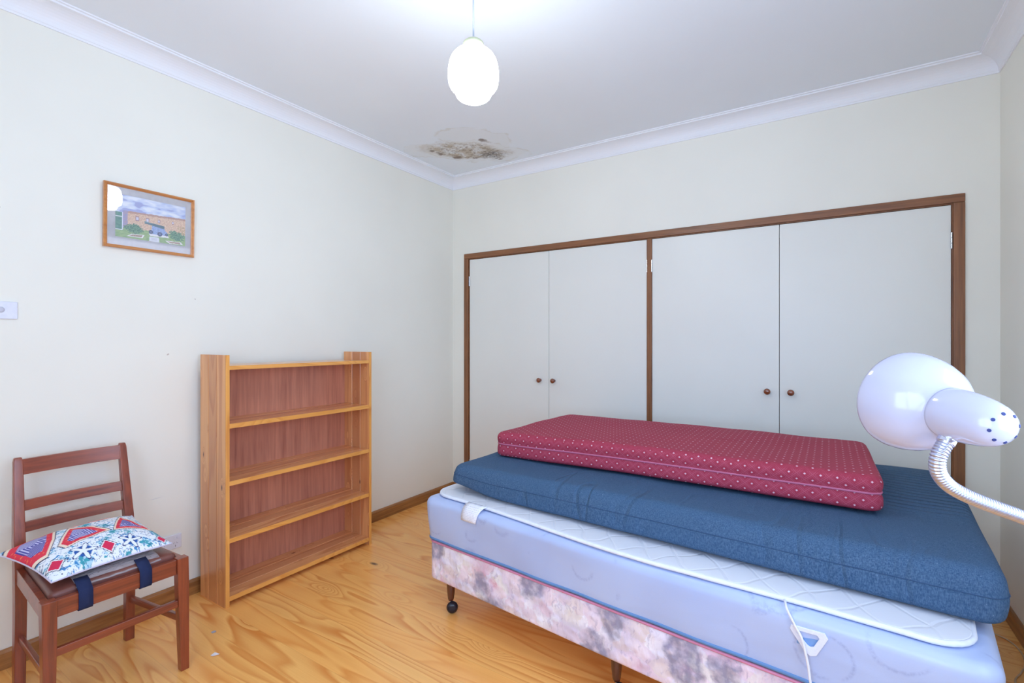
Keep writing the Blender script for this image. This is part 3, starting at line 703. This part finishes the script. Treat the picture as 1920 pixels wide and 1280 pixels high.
# ------------------------------------------------------------------ bed
BA = -0.117; BO = Vector((1.165, -1.587, 0)); BL_, BW_ = 1.95, 1.37
ca_, sa_ = math.cos(BA), math.sin(BA)
def bedw(x, y, z): return (BO.x+x*ca_-y*sa_, BO.y+x*sa_+y*ca_, z)
bed = thing('bed_base', 'bed base covered in pink and grey floral fabric, standing on short wooden castor legs', 'bed base', tuple(BO), BA, world=False)
def floral():
    g = NT('floral_quilted_fabric', 0.55, 0.3); p = g.obj()
    p2 = g.n('ShaderNodeMapping', Vector=p, Scale=(1, 1, 1.15))
    wob = g.n('ShaderNodeVectorMath', props={'operation': 'ADD'}, i0=p2, i1=g.scale(g.noise(p2, 11, 4, 0.6, col=True), (0.10, 0.10, 0.10), (-.05, -.05, -.05)))
    n = g.noise(wob, 14, 4, 0.6)
    c = g.mix(g.rng(n, 0.35, 0.65), srgb(250, 248, 255), srgb(232, 226, 242))
    # big pale petals, each a cell with a soft darker rim
    pet = g.voro(wob, 15, feature='SMOOTH_F1'); pid = g.sep(g.voro(wob, 15, out=1))
    c = g.mix(g.math('MULTIPLY', g.math('GREATER_THAN', pid[0], 0.45), 0.35), c, srgb(236, 200, 216))
    c = g.mix(g.math('MULTIPLY', g.math('GREATER_THAN', pid[1], 0.72), 0.30), c, srgb(226, 216, 190))
    c = g.mix(g.rng(pet, 0.38, 0.62, 0, 0.5), c, srgb(202, 194, 220))
    # flower heads: pink washes with a rose heart
    v1 = g.voro(wob, 5.0); r_ = g.sep(g.voro(wob, 5.0, out=1))
    c = g.mix(g.math('MULTIPLY', g.math('MULTIPLY', g.rng(v1, 0.60, 0.20), g.math('GREATER_THAN', r_[0], 0.35)), g.rng(n, 0.35, 0.6, 0.2, 0.75)), c, srgb(226, 176, 198))
    c = g.mix(g.math('MULTIPLY', g.rng(v1, 0.20, 0.06), g.rng(g.noise(p, 70, 3), 0.4, 0.6, 0.3, 0.9)), c, srgb(212, 118, 158))
    # grey leaves of the print
    q_ = g.scale(wob, (1, 1, 0.6), (3.3, 1.2, 2)); v2 = g.voro(q_, 5.6); r2 = g.sep(g.voro(q_, 5.6, out=1))
    c = g.mix(g.math('MULTIPLY', g.math('MULTIPLY', g.rng(v2, 0.40, 0.30), g.math('GREATER_THAN', r2[1], 0.42)), g.rng(g.noise(p, 30, 4), 0.3, 0.55, 0.3, 0.85)), c, srgb(140, 138, 164))
    # fine dark pen strokes
    st = g.noise(g.n('ShaderNodeMapping', Vector=wob, Rotation=(0, 0.7, 0), Scale=(70, 30, 16)), 1.0, 3)
    c = g.mix(g.math('MULTIPLY', g.rng(st, 0.56, 0.66), 0.35), c, srgb(150, 140, 176))
    q = g.voro(g.scale(p, (1, 1, 1.2)), 26, feature='SMOOTH_F1')
    dg = g.noise(g.n('ShaderNodeMapping', Vector=p, Rotation=(0, 0.7, 0), Scale=(50, 20, 14)), 1.0, 2)
    g.bump(g.math('ADD', g.math('MULTIPLY', q, -1.0), g.math('MULTIPLY', dg, 0.5)), 0.6, 0.012)
    return g.base(c)
obj('upholstered_box', slab(BL_, BW_, 0.170, 0.356, 0.035, 0.014, lambda x, y, z: (x, y+0.006*math.sin(z*40)*0, z), 0.05), floral(), bed, smooth=True)
bm = tube(loop_path(BL_, BW_, 0.04, 0.357, lambda x, y, z: (x, y, z), -0.001), 0.0055, 8, closed=True)
obj('piping', bm, plain('pink_piping', srgb(214, 136, 168), 0.6), bed, smooth=True)
M_legw = stained('turned_leg_wood', srgb(98, 50, 32), srgb(62, 30, 22), axis=2, rough=0.3, coat=0.6)
M_black = plain('black_plastic_wheel', srgb(30, 32, 46), 0.25)
for x in (0.083, 0.98, 1.885):
    for y in (0.07, BW_-0.07):
        lg = obj('leg', lathe([(0.0205, 0.172), (0.0205, 0.14), (0.019, 0.10), (0.0155, 0.068), (0.0125, 0.058)], 20, (x, y, 0)), M_legw, bed, smooth=True)
        bm = lathe([(0.006, 0.058), (0.006, 0.046)], 10, (x, y, 0)); lathe([(0.008, 0.0575), (0.0085, 0.0595)], 12, (x, y, 0), bm=bm)
        obj('castor_stem', bm, M_chrome, lg, smooth=True)
        d_ = Vector((0.75, -0.66, 0)).normalized(); cx = Vector((x, y, 0.0285))+Vector((0.014, -0.004, 0))
        prof = [(0.0, -0.019), (0.012, -0.018), (0.021, -0.0145), (0.0265, -0.008), (0.0285, 0.0), (0.0265, 0.008), (0.021, 0.0145), (0.012, 0.018), (0.0, 0.019)]
        obj('castor_wheel', lathe(prof, 24, cx, d_), M_black, lg, smooth=True)

# pale blue mattress
mat_ = thing('inner_spring_mattress', 'pale blue satin mattress lying on the floral bed base', 'mattress', (BO.x, BO.y, 0.362), BA, world=False)
def satin():
    g = NT('blue_satin_ticking', 0.33, 0.5); p = g.obj()
    c = g.mix(g.rng(g.noise(p, 2.5, 2), 0.35, 0.65), srgb(184, 200, 234), srgb(172, 188, 226))
    # scattered curled fern fronds
    for k, (sc_, off) in enumerate(((6.0, (0, 0, 0)), (5.3, (4.1, 2.2, 1.7)))):
        wb = g.n('ShaderNodeVectorMath', props={'operation': 'ADD'}, i0=g.scale(p, (1, 1, 1), off), i1=g.scale(g.noise(p, 5, 2, col=True), (.05, .05, .05)))
        d = g.voro(wb, sc_, rnd=0.85); rc = g.sep(g.voro(wb, sc_, out=1, rnd=0.85)); pos = g.voro(wb, sc_, out=2, rnd=0.85)
        dv = g.sep(g.n('ShaderNodeVectorMath', props={'operation': 'SUBTRACT'}, i0=g.scale(wb, (sc_,)*3), i1=g.scale(pos, (sc_,)*3)))
        ang = g.math('SINE', g.math('ADD', g.math('ARCTAN2', dv[2], dv[0]), g.math('MULTIPLY', rc[0], 6.28)))
        ringm = g.math('MULTIPLY', g.rng(d, 0.30, 0.335), g.rng(d, 0.375, 0.34))
        m = g.math('MULTIPLY', g.math('MULTIPLY', ringm, g.rng(ang, 0.0, 0.5)), g.rng(g.noise(p, 130, 2), 0.35, 0.6, 0.2, 1.0))
        c = g.mix(g.math('MULTIPLY', m, 0.4), c, srgb(126, 138, 190))
    wr = g.noise(g.scale(p, (1.6, 5, 4.5)), 1.3, 2, 0.5, 0.4)
    g.bump(g.math('ADD', wr, g.math('MULTIPLY', g.noise(p, 300, 1), 0.02)), 0.35, 0.02)
    return g.base(c)
MA, MB = 2.03, 1.395
def mw(x, y, z):
    sag = -0.006*math.exp(-((x-1.1)/0.5)**2) if z > 0.1 else 0
    e = 0.004*nz(x, y, z, 6)+(0.006*math.sin(x*9+z*14)*nz(x, z, 2, 3) if y < 0.05 else 0)
    taper = (0.10-z)*0.10                                    # sides lean out a little towards the top
    X = x-0.022; Y = y-0.012
    if x < 0.1: X += taper*0.7
    if y < 0.1: Y += taper*0.5
    if x > MA-0.1: X -= taper*0.2
    return (X, Y+(e if y < 0.06 else 0), z+sag)
obj('mattress_body', slab(MA, MB, 0.004, 0.204, 0.055, 0.034, mw, 0.04, rb=0.012), satin(), mat_, smooth=True)
obj('piping', tube(loop_path(MA, MB, 0.055, 0.010, mw, 0.003), 0.0075, 8, closed=True), plain('mid_blue_piping', srgb(96, 136, 186), 0.6), mat_, smooth=True)
# triangular fabric handle, given in the plane of the front side: local x, z
hx, hz_ = 1.616, 0.128
def hp(pts, y): return [(hx+a, y, hz_+b) for a, b in pts]
outer = [(-0.044, 0.036), (0.038, 0.040), (0.046, 0.026), (0.018, -0.030), (0.004, -0.036), (-0.008, -0.030), (-0.047, 0.024)]
inner = [(-0.026, 0.025), (0.020, 0.027), (0.025, 0.020), (0.012, -0.006), (0.003, -0.010), (-0.004, -0.006), (-0.029, 0.019)]
bm = bmesh.new()
for ya, yb in ((-0.0165, -0.0215),):
    A = [bm.verts.new(p) for p in hp(outer, ya)]; B = [bm.verts.new(p) for p in hp(inner, ya)]; A2 = [bm.verts.new(p) for p in hp(outer, yb)]; B2 = [bm.verts.new(p) for p in hp(inner, yb)]
    for i in range(7):
        j = (i+1) % 7
        bm.faces.new([A2[i], A2[j], B2[j], B2[i]]); bm.faces.new([A[i], A[j], A2[j], A2[i]]); bm.faces.new([B[i], B[j], B2[j], B2[i]]); bm.faces.new([A[i], B[i], B[j], A[j]])
hnd = obj('handle', bm, plain('white_webbing', srgb(226, 230, 244), 0.6, bump=0.3, bscale=300), mat_, bevel=0.002)
obj('handle_lining', box((hx-0.030, -0.0155, hz_-0.014), (hx+0.026, -0.0145, hz_+0.030)), plain('blue_handle_lining', srgb(120, 160, 212), 0.5), mat_)

# quilted underlay (electric blanket) with tag and flex
pad = thing('quilted_underlay', 'white quilted underlay lying on the pale blue mattress, under the dark blue foam mattress', 'underlay', (BO.x, BO.y, 0.5685), BA, world=False)
g = NT('white_quilting', 0.6, 0.3); p = g.obj()
P_ = g.sep(p); wv = g.noise(p, 7, 1)
a_ = g.math('ADD', g.math('MULTIPLY', P_[0], 1.0), g.math('MULTIPLY', P_[1], 0.75)); b_ = g.math('SUBTRACT', P_[0], g.math('MULTIPLY', P_[1], 0.75))
def ln(v, k, o): return g.math('ABSOLUTE', g.math('SINE', g.math('ADD', g.math('MULTIPLY', v, k), g.math('MULTIPLY', wv, o))))
q = g.math('MINIMUM', g.rng(ln(a_, 24, 1.6), 0, 0.22), g.rng(ln(b_, 24, 1.9), 0, 0.22))
g.base(g.mix(g.rng(g.noise(p, 5, 2), .3, .7), srgb(224, 227, 234), srgb(218, 222, 231))); g.bump(q, 0.28, 0.006)
PA, PB = 1.965, 1.31
def pw(x, y, z):
    yo = 0.010*math.sin(x*4.1+0.5)
    fx = math.exp(-((x-1.0)/0.45)**2)
    Y = y+0.028+(yo-0.010*fx)*(1-min(1, y/0.4))
    dz = -0.0065*math.exp(-((x+0.0-1.1)/0.5)**2)
    return (x-0.006, Y-0.012*x/2, z+dz+0.0015*nz(x, y, 0, 9)+0.001)
obj('quilt', slab(PA, PB, 0.0005, 0.014, 0.10, 0.006, pw, 0.025), g.m, pad, smooth=True)
obj('edge_binding', tube(loop_path(PA, PB, 0.10, 0.007, pw, -0.001), 0.0075, 8, closed=True), plain('white_binding', srgb(232, 237, 247), 0.55), pad, smooth=True)
# care tag draped over the edge
bm = bmesh.new(); n = 10; V = []
for i in range(n+1):
    t = i/n
    for_x = []
    for s in (0, 0.25, 0.5, 0.75, 1):
        x = 0.245+0.120*s-0.030*t*(s) + 0.02*t*(1-s)*0
        if t < 0.35: y = 0.032-(t/0.35)*0.030; z = 0.0155-0.008*(t/0.35)**2
        else:
            q_ = (t-0.35)/0.65; y = 0.002-0.020*math.sin(min(1, q_*1.4)*PI/2)-0.002*q_; z = 0.0075-0.062*q_**1.2
        for_x.append(bm.verts.new((x+0.004*nz(s, t, 3, 4), y-0.002*math.sin(s*PI)*(t > 0.4), z)))
    V.append(for_x)
for i in range(n):
    for j in range(4): bm.faces.new([V[i][j], V[i][j+1], V[i+1][j+1], V[i+1][j]])
g = NT('care_tag_print', 0.6, 0.3); P_ = g.sep(g.obj())
lines = g.math('GREATER_THAN', g.math('SINE', g.math('MULTIPLY', P_[2], 950)), 0.2)
words = g.math('GREATER_THAN', g.noise(g.scale(g.obj(), (170, 1, 150)), 1.0, 1), 0.47)
g.base(g.mix(g.math('MULTIPLY', g.math('MULTIPLY', lines, words), 0.35), srgb(236, 238, 246), srgb(150, 156, 186)))
o = obj('care_tag', bm, g.m, pad, smooth=True); sd = o.modifiers.new('s', 'SOLIDIFY'); sd.thickness = 0.0008
cz = 0.5685
pts = [(1.540, 0.040, 0.5685), (1.552, 0.008, 0.5735), (1.562, -0.020, 0.566), (1.582, -0.0245, 0.53), (1.600, -0.0275, 0.50), (1.609, -0.0285, 0.465), (1.616, -0.029, 0.43), (1.624, -0.034, 0.38), (1.640, -0.034, 0.335), (1.640, -0.04, 0.27), (1.64, -0.05, 0.15), (1.65, -0.07, 0.04), (1.68, -0.10, 0.004), (1.78, -0.13, 0.004), (1.90, -0.12, 0.004)]
obj('power_cord', tube([Vector(q_)-Vector((0, 0, 0.5685)) for q_ in spline(pts, 8)], 0.0035, 8), plain('cream_flex', srgb(232, 232, 240), 0.45), pad, smooth=True)

# dark blue foam mattress
bl = thing('blue_foam_mattress', 'dark blue denim-covered foam mattress, middle of the stack on the bed', 'mattress', (1.215, -1.50, 0.586), world=True)
def denim():
    g = NT('blue_denim_weave', 0.85, 0.15); p = g.obj()
    w1 = g.noise(g.scale(p, (900, 160, 160)), 1.0, 2); w2 = g.noise(g.scale(p, (160, 900, 160)), 1.0, 2); w3 = g.noise(g.scale(p, (500, 500, 70)), 1.0, 2)
    wv = g.math('DIVIDE', g.math('ADD', g.math('ADD', w1, w2), w3), 3.0)
    big = g.noise(p, 3, 2, 0.5)
    c = g.mix(g.rng(wv, 0.42, 0.58), srgb(50, 79, 110), srgb(82, 108, 137))
    c = g.mix(g.rng(big, 0.3, 0.7, 0, 0.3), c, srgb(62, 92, 124))
    lint = g.math('GREATER_THAN', g.noise(p, 160, 1), 0.80)
    c = g.mix(g.math('MULTIPLY', lint, 0.5), c, srgb(170, 186, 204))
    P = g.sep(p)    # local coordinates from the front left corner
    warpx = g.math('ADD', P[1], g.math('MULTIPLY', g.noise(p, 3, 2), 0.10))
    ribs = g.math('MULTIPLY', g.rng(g.math('ABSOLUTE', g.math('SINE', g.math('MULTIPLY', g.math('ADD', warpx, g.math('MULTIPLY', P[0], 0.10)), 66.0))), 0.0, 0.85), 2.6)
    mask = g.math('MULTIPLY', g.rng(P[0], 1.55, 1.72), g.math('MULTIPLY', g.rng(P[1], 0.30, 0.50), g.rng(P[1], 1.15, 0.95)))
    cre = g.noise(g.n('ShaderNodeMapping', Vector=p, Rotation=(0, 0, 0.5), Scale=(9, 2.2, 2)), 1.0, 1, 0.5, 0.5)
    crm = g.math('MULTIPLY', g.rng(cre, 0.5, 0.58), g.rng(cre, 0.66, 0.58))
    h = g.math('ADD', g.math('MULTIPLY', ribs, g.math('MULTIPLY', mask, 0.8)), g.math('MULTIPLY', crm, g.rng(g.noise(p, 2, 1), 0.45, 0.6, 0, -0.7)))
    h = g.math('ADD', h, g.math('MULTIPLY', wv, 0.06))
    g.bump(g.math('ADD', h, g.math('MULTIPLY', g.noise(p, 4, 1), 0.8)), 0.6, 0.012)
    return g.base(c)
BC = [(1.222, -1.507), (3.196, -1.664), (3.30, -0.33), (1.29, -0.20)]
def bw(x, y, z):
    s, t = x/2.0, y/1.30; X, Y = bil(BC, s, t)
    lift = 0.034*math.exp(-((s/0.10)**2+(t/0.25)**2))
    sag = -0.004*math.sin(s*PI)
    puff = 0.0
    if z > 0.10: puff = 0.006*nz(x, y, 0, 3)-0.020*min(1, max(0, (t-0.75)/0.25))*0.4
    # the unsupported back hangs a touch
    droop = -0.010*max(0, t-0.85)/0.15
    edge = 0.004*nz(x, y, z, 5)
    Y += edge+(0.012*math.sin(s*PI) if t < 0.3 else 0)*0.5
    # sides lean inwards to the top, as soft foam does
    k = z/0.146
    X += 0.018*k*(1-s) ; Y += 0.020*k*(1-t)-0.0*k
    if t < 0.05: Y -= 0.012*math.sin(max(0, min(1, k))*PI)
    if s > 0.95: X += 0.010*math.sin(max(0, min(1, k))*PI)
    dent = -0.014*math.exp(-((s/0.22)**2+(t/0.40)**2))*k
    return (X, Y, 0.591+z*0.945+lift*(1-k)+dent+sag*k+puff+droop*k)
M_den = denim()
obj('cover', slab(2.0, 1.30, 0.0, 0.146, 0.055, 0.032, bw, 0.025, rb=0.022), M_den, bl, smooth=True)
obj('seam', tube(loop_path(2.0, 1.30, 0.055, 0.080, bw, -0.0002), 0.0016, 6, closed=True), plain('blue_seam_thread', srgb(44, 76, 112), 0.8), bl, smooth=True)

# maroon foam mattress
mr = thing('maroon_foam_mattress', 'small maroon foam mattress with tiny diamond dots, on top of the stack', 'mattress', (1.34, -1.28, 0.735), world=True)
def maroon():
    g = NT('maroon_diamond_fabric', 0.75, 0.25); p = g.obj(); P = g.sep(p)
    # on the flat the pattern follows x,y; on the upright sides it follows the run of the side and z
    geo = g.t.nodes.new('ShaderNodeNewGeometry'); N_ = g.sep(geo.outputs['Normal'])
    side = g.math('LESS_THAN', g.math('ABSOLUTE', N_[2]), 0.6)
    yside = g.math('GREATER_THAN', g.math('ABSOLUTE', N_[1]), g.math('ABSOLUTE', N_[0]))
    u = g.math('ADD', P[0], 0.0)
    u = g.mix(g.math('MULTIPLY', side, g.math('SUBTRACT', 1.0, yside)), P[0], P[1])
    v = g.mix(side, P[1], P[2])
    k = 1/0.050
    a = g.math('ADD', g.math('MULTIPLY', u, k), g.math('MULTIPLY', v, k*1.15)); b = g.math('SUBTRACT', g.math('MULTIPLY', u, k), g.math('MULTIPLY', v, k*1.15))
    fa = g.math('ABSOLUTE', g.math('SUBTRACT', g.math('FRACT', a), 0.5)); fb = g.math('ABSOLUTE', g.math('SUBTRACT', g.math('FRACT', b), 0.5))
    dot = g.math('LESS_THAN', g.math('MAXIMUM', fa, fb), 0.085)
    l1 = g.math('MAXIMUM', fa, fb); net = g.math('GREATER_THAN', l1, 0.455); net2 = g.math('MULTIPLY', g.math('GREATER_THAN', l1, 0.33), g.math('LESS_THAN', l1, 0.37))
    w_ = g.noise(p, 500, 2); big = g.noise(p, 5, 3)
    c = g.mix(g.rng(w_, 0.3, 0.7), srgb(148, 46, 68), srgb(170, 62, 84))
    c = g.mix(g.rng(big, 0.3, 0.7, 0, 0.35), c, srgb(150, 48, 70))
    c = g.mix(g.math('MULTIPLY', g.math('MAXIMUM', net, net2), g.rng(side, 0.0, 1.0, 0.12, 0.36)), c, srgb(190, 104, 126))
    c = g.mix(g.math('MULTIPLY', dot, 0.85), c, srgb(222, 190, 204))
    cre = g.noise(g.scale(p, (9, 2, 9)), 1.0, 2)
    g.bump(g.math('ADD', g.math('MULTIPLY', cre, 0.9), g.math('MULTIPLY', w_, 0.15)), 0.35, 0.012)
    return g.base(c)
MC = [(1.325, -1.262), (2.975, -1.305), (2.965, -0.545), (1.395, -0.50)]
def rw(x, y, z):
    s, t = x/1.62, y/0.76; X, Y = bil(MC, s, t); k = z/0.125
    Y += 0.004*nz(x, y, z, 5)
    if t < 0.03: Y -= 0.006*abs(math.cos(k*PI))*0-0.006*(1 if k > 0.55 else 0)*0
    dent = -0.006*math.exp(-((k-0.52)/0.10)**2)          # the sides pinch at the seam
    if t < 0.02: Y -= dent
    if s < 0.02: X -= dent
    if s > 0.98: X += dent
    dz = -0.005*max(0, (t-0.8)/0.2)-0.010*max(0, s-0.9)/0.1*0
    if z > 0.08: dz += 0.005*nz(x, y, 0, 4)+0.004*math.sin(s*PI)
    dz -= 0.014*math.exp(-((s/0.30)**2+(t/0.60)**2))
    return (X, Y, 0.7385+z*0.97+dz)
obj('cover', slab(1.62, 0.76, 0.0, 0.128, 0.05, 0.032, rw, 0.025, rb=0.022), maroon(), mr, smooth=True)
obj('piping', tube(loop_path(1.62, 0.76, 0.05, 0.067, rw, 0.0), 0.0042, 8, closed=True), plain('rose_piping', srgb(186, 104, 136), 0.7), mr, smooth=True)

# ------------------------------------------------------------------ pendant lamp
PX, PY, PZ = 1.708, -1.938, 2.322         # middle of the glass globe
pen = thing('pendant_lamp', 'lit white glass pendant lamp hanging from the ceiling on a grey cord', 'ceiling lamp', (PX, PY, H))
ge = NT('opal_glass_lit', 0.2); ge.base((0.95, 0.95, 0.95, 1)); ge.b.inputs['Emission Color'].default_value = (*LAMP_COL, 1); ge.b.inputs['Emission Strength'].default_value = LAMP_STRENGTH
prof = [(0.041, 0.080), (0.056, 0.076), (0.074, 0.063), (0.086, 0.042), (0.0925, 0.012), (0.0935, -0.016), (0.0915, -0.038), (0.085, -0.054), (0.075, -0.064), (0.067, -0.068)]
obj('globe', lathe([(v_.x, v_.y) for v_ in spline([(a, b, 0) for a, b in prof], 4)], 56, (PX, PY, PZ), cap0=True, cap1=True), ge.m, pen, smooth=True)
prof = [(0.066, -0.0685), (0.0665, -0.078), (0.061, -0.089), (0.048, -0.098), (0.030, -0.1035), (0.012, -0.106), (0.0, -0.1062)]
obj('lower_bowl', lathe([(max(0, v_.x), v_.y) for v_ in spline([(a, b, 0) for a, b in prof], 4)], 56, (PX, PY, PZ)), ge.m, pen, smooth=True)
obj('rim_shadow_line', tube([(PX+0.0685*math.cos(t*PI/20), PY+0.0685*math.sin(t*PI/20), PZ-0.0695) for t in range(40)], 0.0011, 6, closed=True), plain('glass_rim_shadow', srgb(150, 150, 140), 0.4), pen, smooth=True)  # thin grey ring colours in the shadow line between globe and bowl
M_gal = plain('cream_gallery', srgb(176, 182, 150), 0.5)
obj('gallery', lathe([(0.0, 0.119), (0.012, 0.119), (0.030, 0.116), (0.037, 0.110), (0.040, 0.100), (0.0425, 0.082), (0.042, 0.0795)], 32, (PX, PY, PZ)), M_gal, pen, smooth=True)
bm = tube([(PX, PY, PZ+0.117), (PX, PY, H-0.02)], 0.0033, 10); lathe([(0.008, 0.118), (0.007, 0.130), (0.004, 0.135)], 14, (PX, PY, PZ), bm=bm)
obj('cord', bm, plain('grey_flex', srgb(176, 184, 196), 0.5), pen, smooth=True)
obj('ceiling_rose', lathe([(0.0, H-0.030), (0.018, H-0.030), (0.032, H-0.022), (0.038, H-0.006), (0.040, H)], 28, (PX, PY, 0)), M_gal, pen, smooth=True)

# ------------------------------------------------------------------ gooseneck floor lamp in the foreground
F_ = Vector((-math.sin(YAW), math.cos(YAW), 0)); R_ = Vector((math.cos(YAW), math.sin(YAW), 0)); U_ = Vector((0, 0, 1)); CL = Vector(cam.location)
def world(r, u, f): return CL+R_*r+U_*u+F_*f
M_lw = plain('white_enamel', srgb(184, 184, 202), 0.12, 0.6, bscale=3, var=0.99)
def cpt(u, v, d): return world((u-960)/918.37*d, -(v-640.4)/918.37*d, d)
S0 = cpt(1697, 750, 0.566)                  # middle of the shade's open rim
AXc = Vector((-0.025, -0.98, -0.100)).normalized()
ax = (R_*AXc[0]+F_*AXc[1]+U_*AXc[2]).normalized()
PB_ = cpt(2080, 640, 0.5); PB_.z = 0
lamp = thing('gooseneck_lamp', 'white bullet-shaped reading lamp on a chrome gooseneck in the right foreground', 'lamp', (PB_.x, PB_.y, 0))
outp = [(0.0535, 0.0), (0.0555, 0.0008), (0.0558, 0.004), (0.0552, 0.012), (0.0525, 0.024), (0.0475, 0.036), (0.0405, 0.046), (0.0330, 0.053), (0.0275, 0.0575), (0.0255, 0.0605), (0.0250, 0.0640)]
innp = [(0.0235, 0.062), (0.031, 0.052), (0.039, 0.044), (0.0465, 0.034), (0.0510, 0.023), (0.0532, 0.012), (0.0530, 0.0)]
bm = lathe(innp+outp[1:], 64, S0, ax, cap0=True, cap1=True)
obj('shade', bm, M_lw, lamp, smooth=True)
body = [(0.0250, 0.0590), (0.0262, 0.0600), (0.0266, 0.0640), (0.0263, 0.076), (0.0250, 0.089), (0.0227, 0.101), (0.0200, 0.1095), (0.0160, 0.1158), (0.0107, 0.1197), (0.0050, 0.1216), (0.0, 0.122)]
hous = obj('lamp_housing', lathe(body, 48, S0, ax), M_lw, lamp, smooth=True)
d_, u_, v_ = frame_of(ax)
M_hole = plain('vent_hole_dark', srgb(40, 52, 110), 0.7)
bm = bmesh.new()
for k in range(8):
    t = 2*PI*k/8+0.2; rd = (u_*math.cos(t)+v_*math.sin(t))
    nrm = (d_*0.88+rd*0.55).normalized()
    lathe([(0.0016, -0.0015), (0.0016, 0.0004)], 12, S0+d_*0.1178+rd*0.0136, nrm, bm)
obj('vent_holes', bm, M_hole, lamp)
M_goose = plain('chrome_flex', srgb(205, 210, 235), 0.3, 0.5, 1.0)
q = [cpt(1786, 806, 0.4985), cpt(1774, 828, 0.497), cpt(1759, 858, 0.496), cpt(1760, 886, 0.498), cpt(1780, 911, 0.50), cpt(1818, 932, 0.50), cpt(1866, 951, 0.50), cpt(1920, 971, 0.50), cpt(1990, 1005, 0.50), cpt(2050, 1070, 0.50), cpt(2080, 1170, 0.50)]
pth = spline(q, 60)
# resample evenly so that the corrugations keep one pitch
L_ = [0.0]
for a, b in zip(pth, pth[1:]): L_.append(L_[-1]+(b-a).length)
stepg = 0.0006; out = []; j = 0; s_ = 0.0
while s_ < L_[-1]:
    while L_[j+1] < s_: j += 1
    f_ = (s_-L_[j])/max(1e-9, L_[j+1]-L_[j]); out.append(pth[j].lerp(pth[j+1], f_)); s_ += stepg
nn = len(out); prm = [0.0061+(0.0011 if (k % 5) in (1, 2, 3) else 0.0) for k in range(nn)]
fer = int(0.017/stepg)
bm = tube(out[fer-2:], lambda t: prm[min(nn-1, fer-2+int(round(t*(nn-fer+1))))], 16)
obj('gooseneck', bm, M_goose, lamp, smooth=True)
obj('ferrule', tube(out[:fer], 0.0080, 20), plain('chrome_ferrule', srgb(215, 218, 235), 0.1, 0.5, 1.0), lamp, smooth=True, bevel=0.0006)
zt = out[-1].z
obj('pole', lathe([(0.0085, 0.024), (0.0085, zt+0.004)], 20, (out[-1].x, out[-1].y, 0)), M_goose, lamp, smooth=True)
obj('base', lathe([(0.0, 0.0), (0.125, 0.0), (0.127, 0.004), (0.122, 0.012), (0.05, 0.022), (0.012, 0.028), (0.0, 0.028)], 48, (out[-1].x, out[-1].y, 0)), M_lw, lamp, smooth=True)

# ------------------------------------------------------------------ things lying on the floor
fl = obj('floor_cord', tube(spline([(2.7, -0.30, 0.0032), (3.05, -0.27, 0.0032), (3.30, -0.30, 0.0032), (3.44, -0.335, 0.0032), (3.490, -0.385, 0.0032), (3.503, -0.47, 0.0032), (3.49, -0.56, 0.0032), (3.46, -0.64, 0.0032), (3.425, -0.72, 0.0032), (3.42, -0.85, 0.0032), (3.46, -1.1, 0.0032), (3.47, -1.6, 0.0032), (3.44, -2.2, 0.0032)], 10), 0.0030, 8), plain('beige_cord', srgb(206, 178, 140), 0.5), smooth=True)
tag(fl, 'thin beige cord lying on the floorboards between the bed and the right wall', 'cord')
bm = bmesh.new()
V = [bm.verts.new(p) for p in [(-0.012, -0.013, 0.001), (0.004, -0.012, 0.003), (0.016, -0.002, 0.007), (0.014, 0.012, 0.003), (0.003, 0.004, 0.009), (-0.010, 0.004, 0.006)]]
for f in [(0, 1, 4, 5), (1, 2, 4), (2, 3, 4)]: bm.faces.new([V[i] for i in f])
o = obj('paper_scrap', bm, plain('scrap_paper', srgb(238, 238, 244), 0.7), loc=(0.632, -2.326, 0)); sd = o.modifiers.new('s', 'SOLIDIFY'); sd.thickness = 0.0008
tag(o, 'torn white paper scrap on the floor in front of the bookshelf, nearer the camera', 'scrap')
bm = bmesh.new()
V = [bm.verts.new(p) for p in [(-0.010, -0.008, 0.001), (0.006, -0.010, 0.001), (0.012, 0.002, 0.003), (0.002, 0.010, 0.001), (-0.008, 0.006, 0.002)]]
bm.faces.new(V)
o = obj('plastic_scrap', bm, plain('scrap_plastic', srgb(170, 176, 190), 0.2), loc=(0.455, -2.245, 0)); sd = o.modifiers.new('s', 'SOLIDIFY'); sd.thickness = 0.0006
tag(o, 'small grey plastic scrap on the floor beside the bookshelf corner', 'scrap')
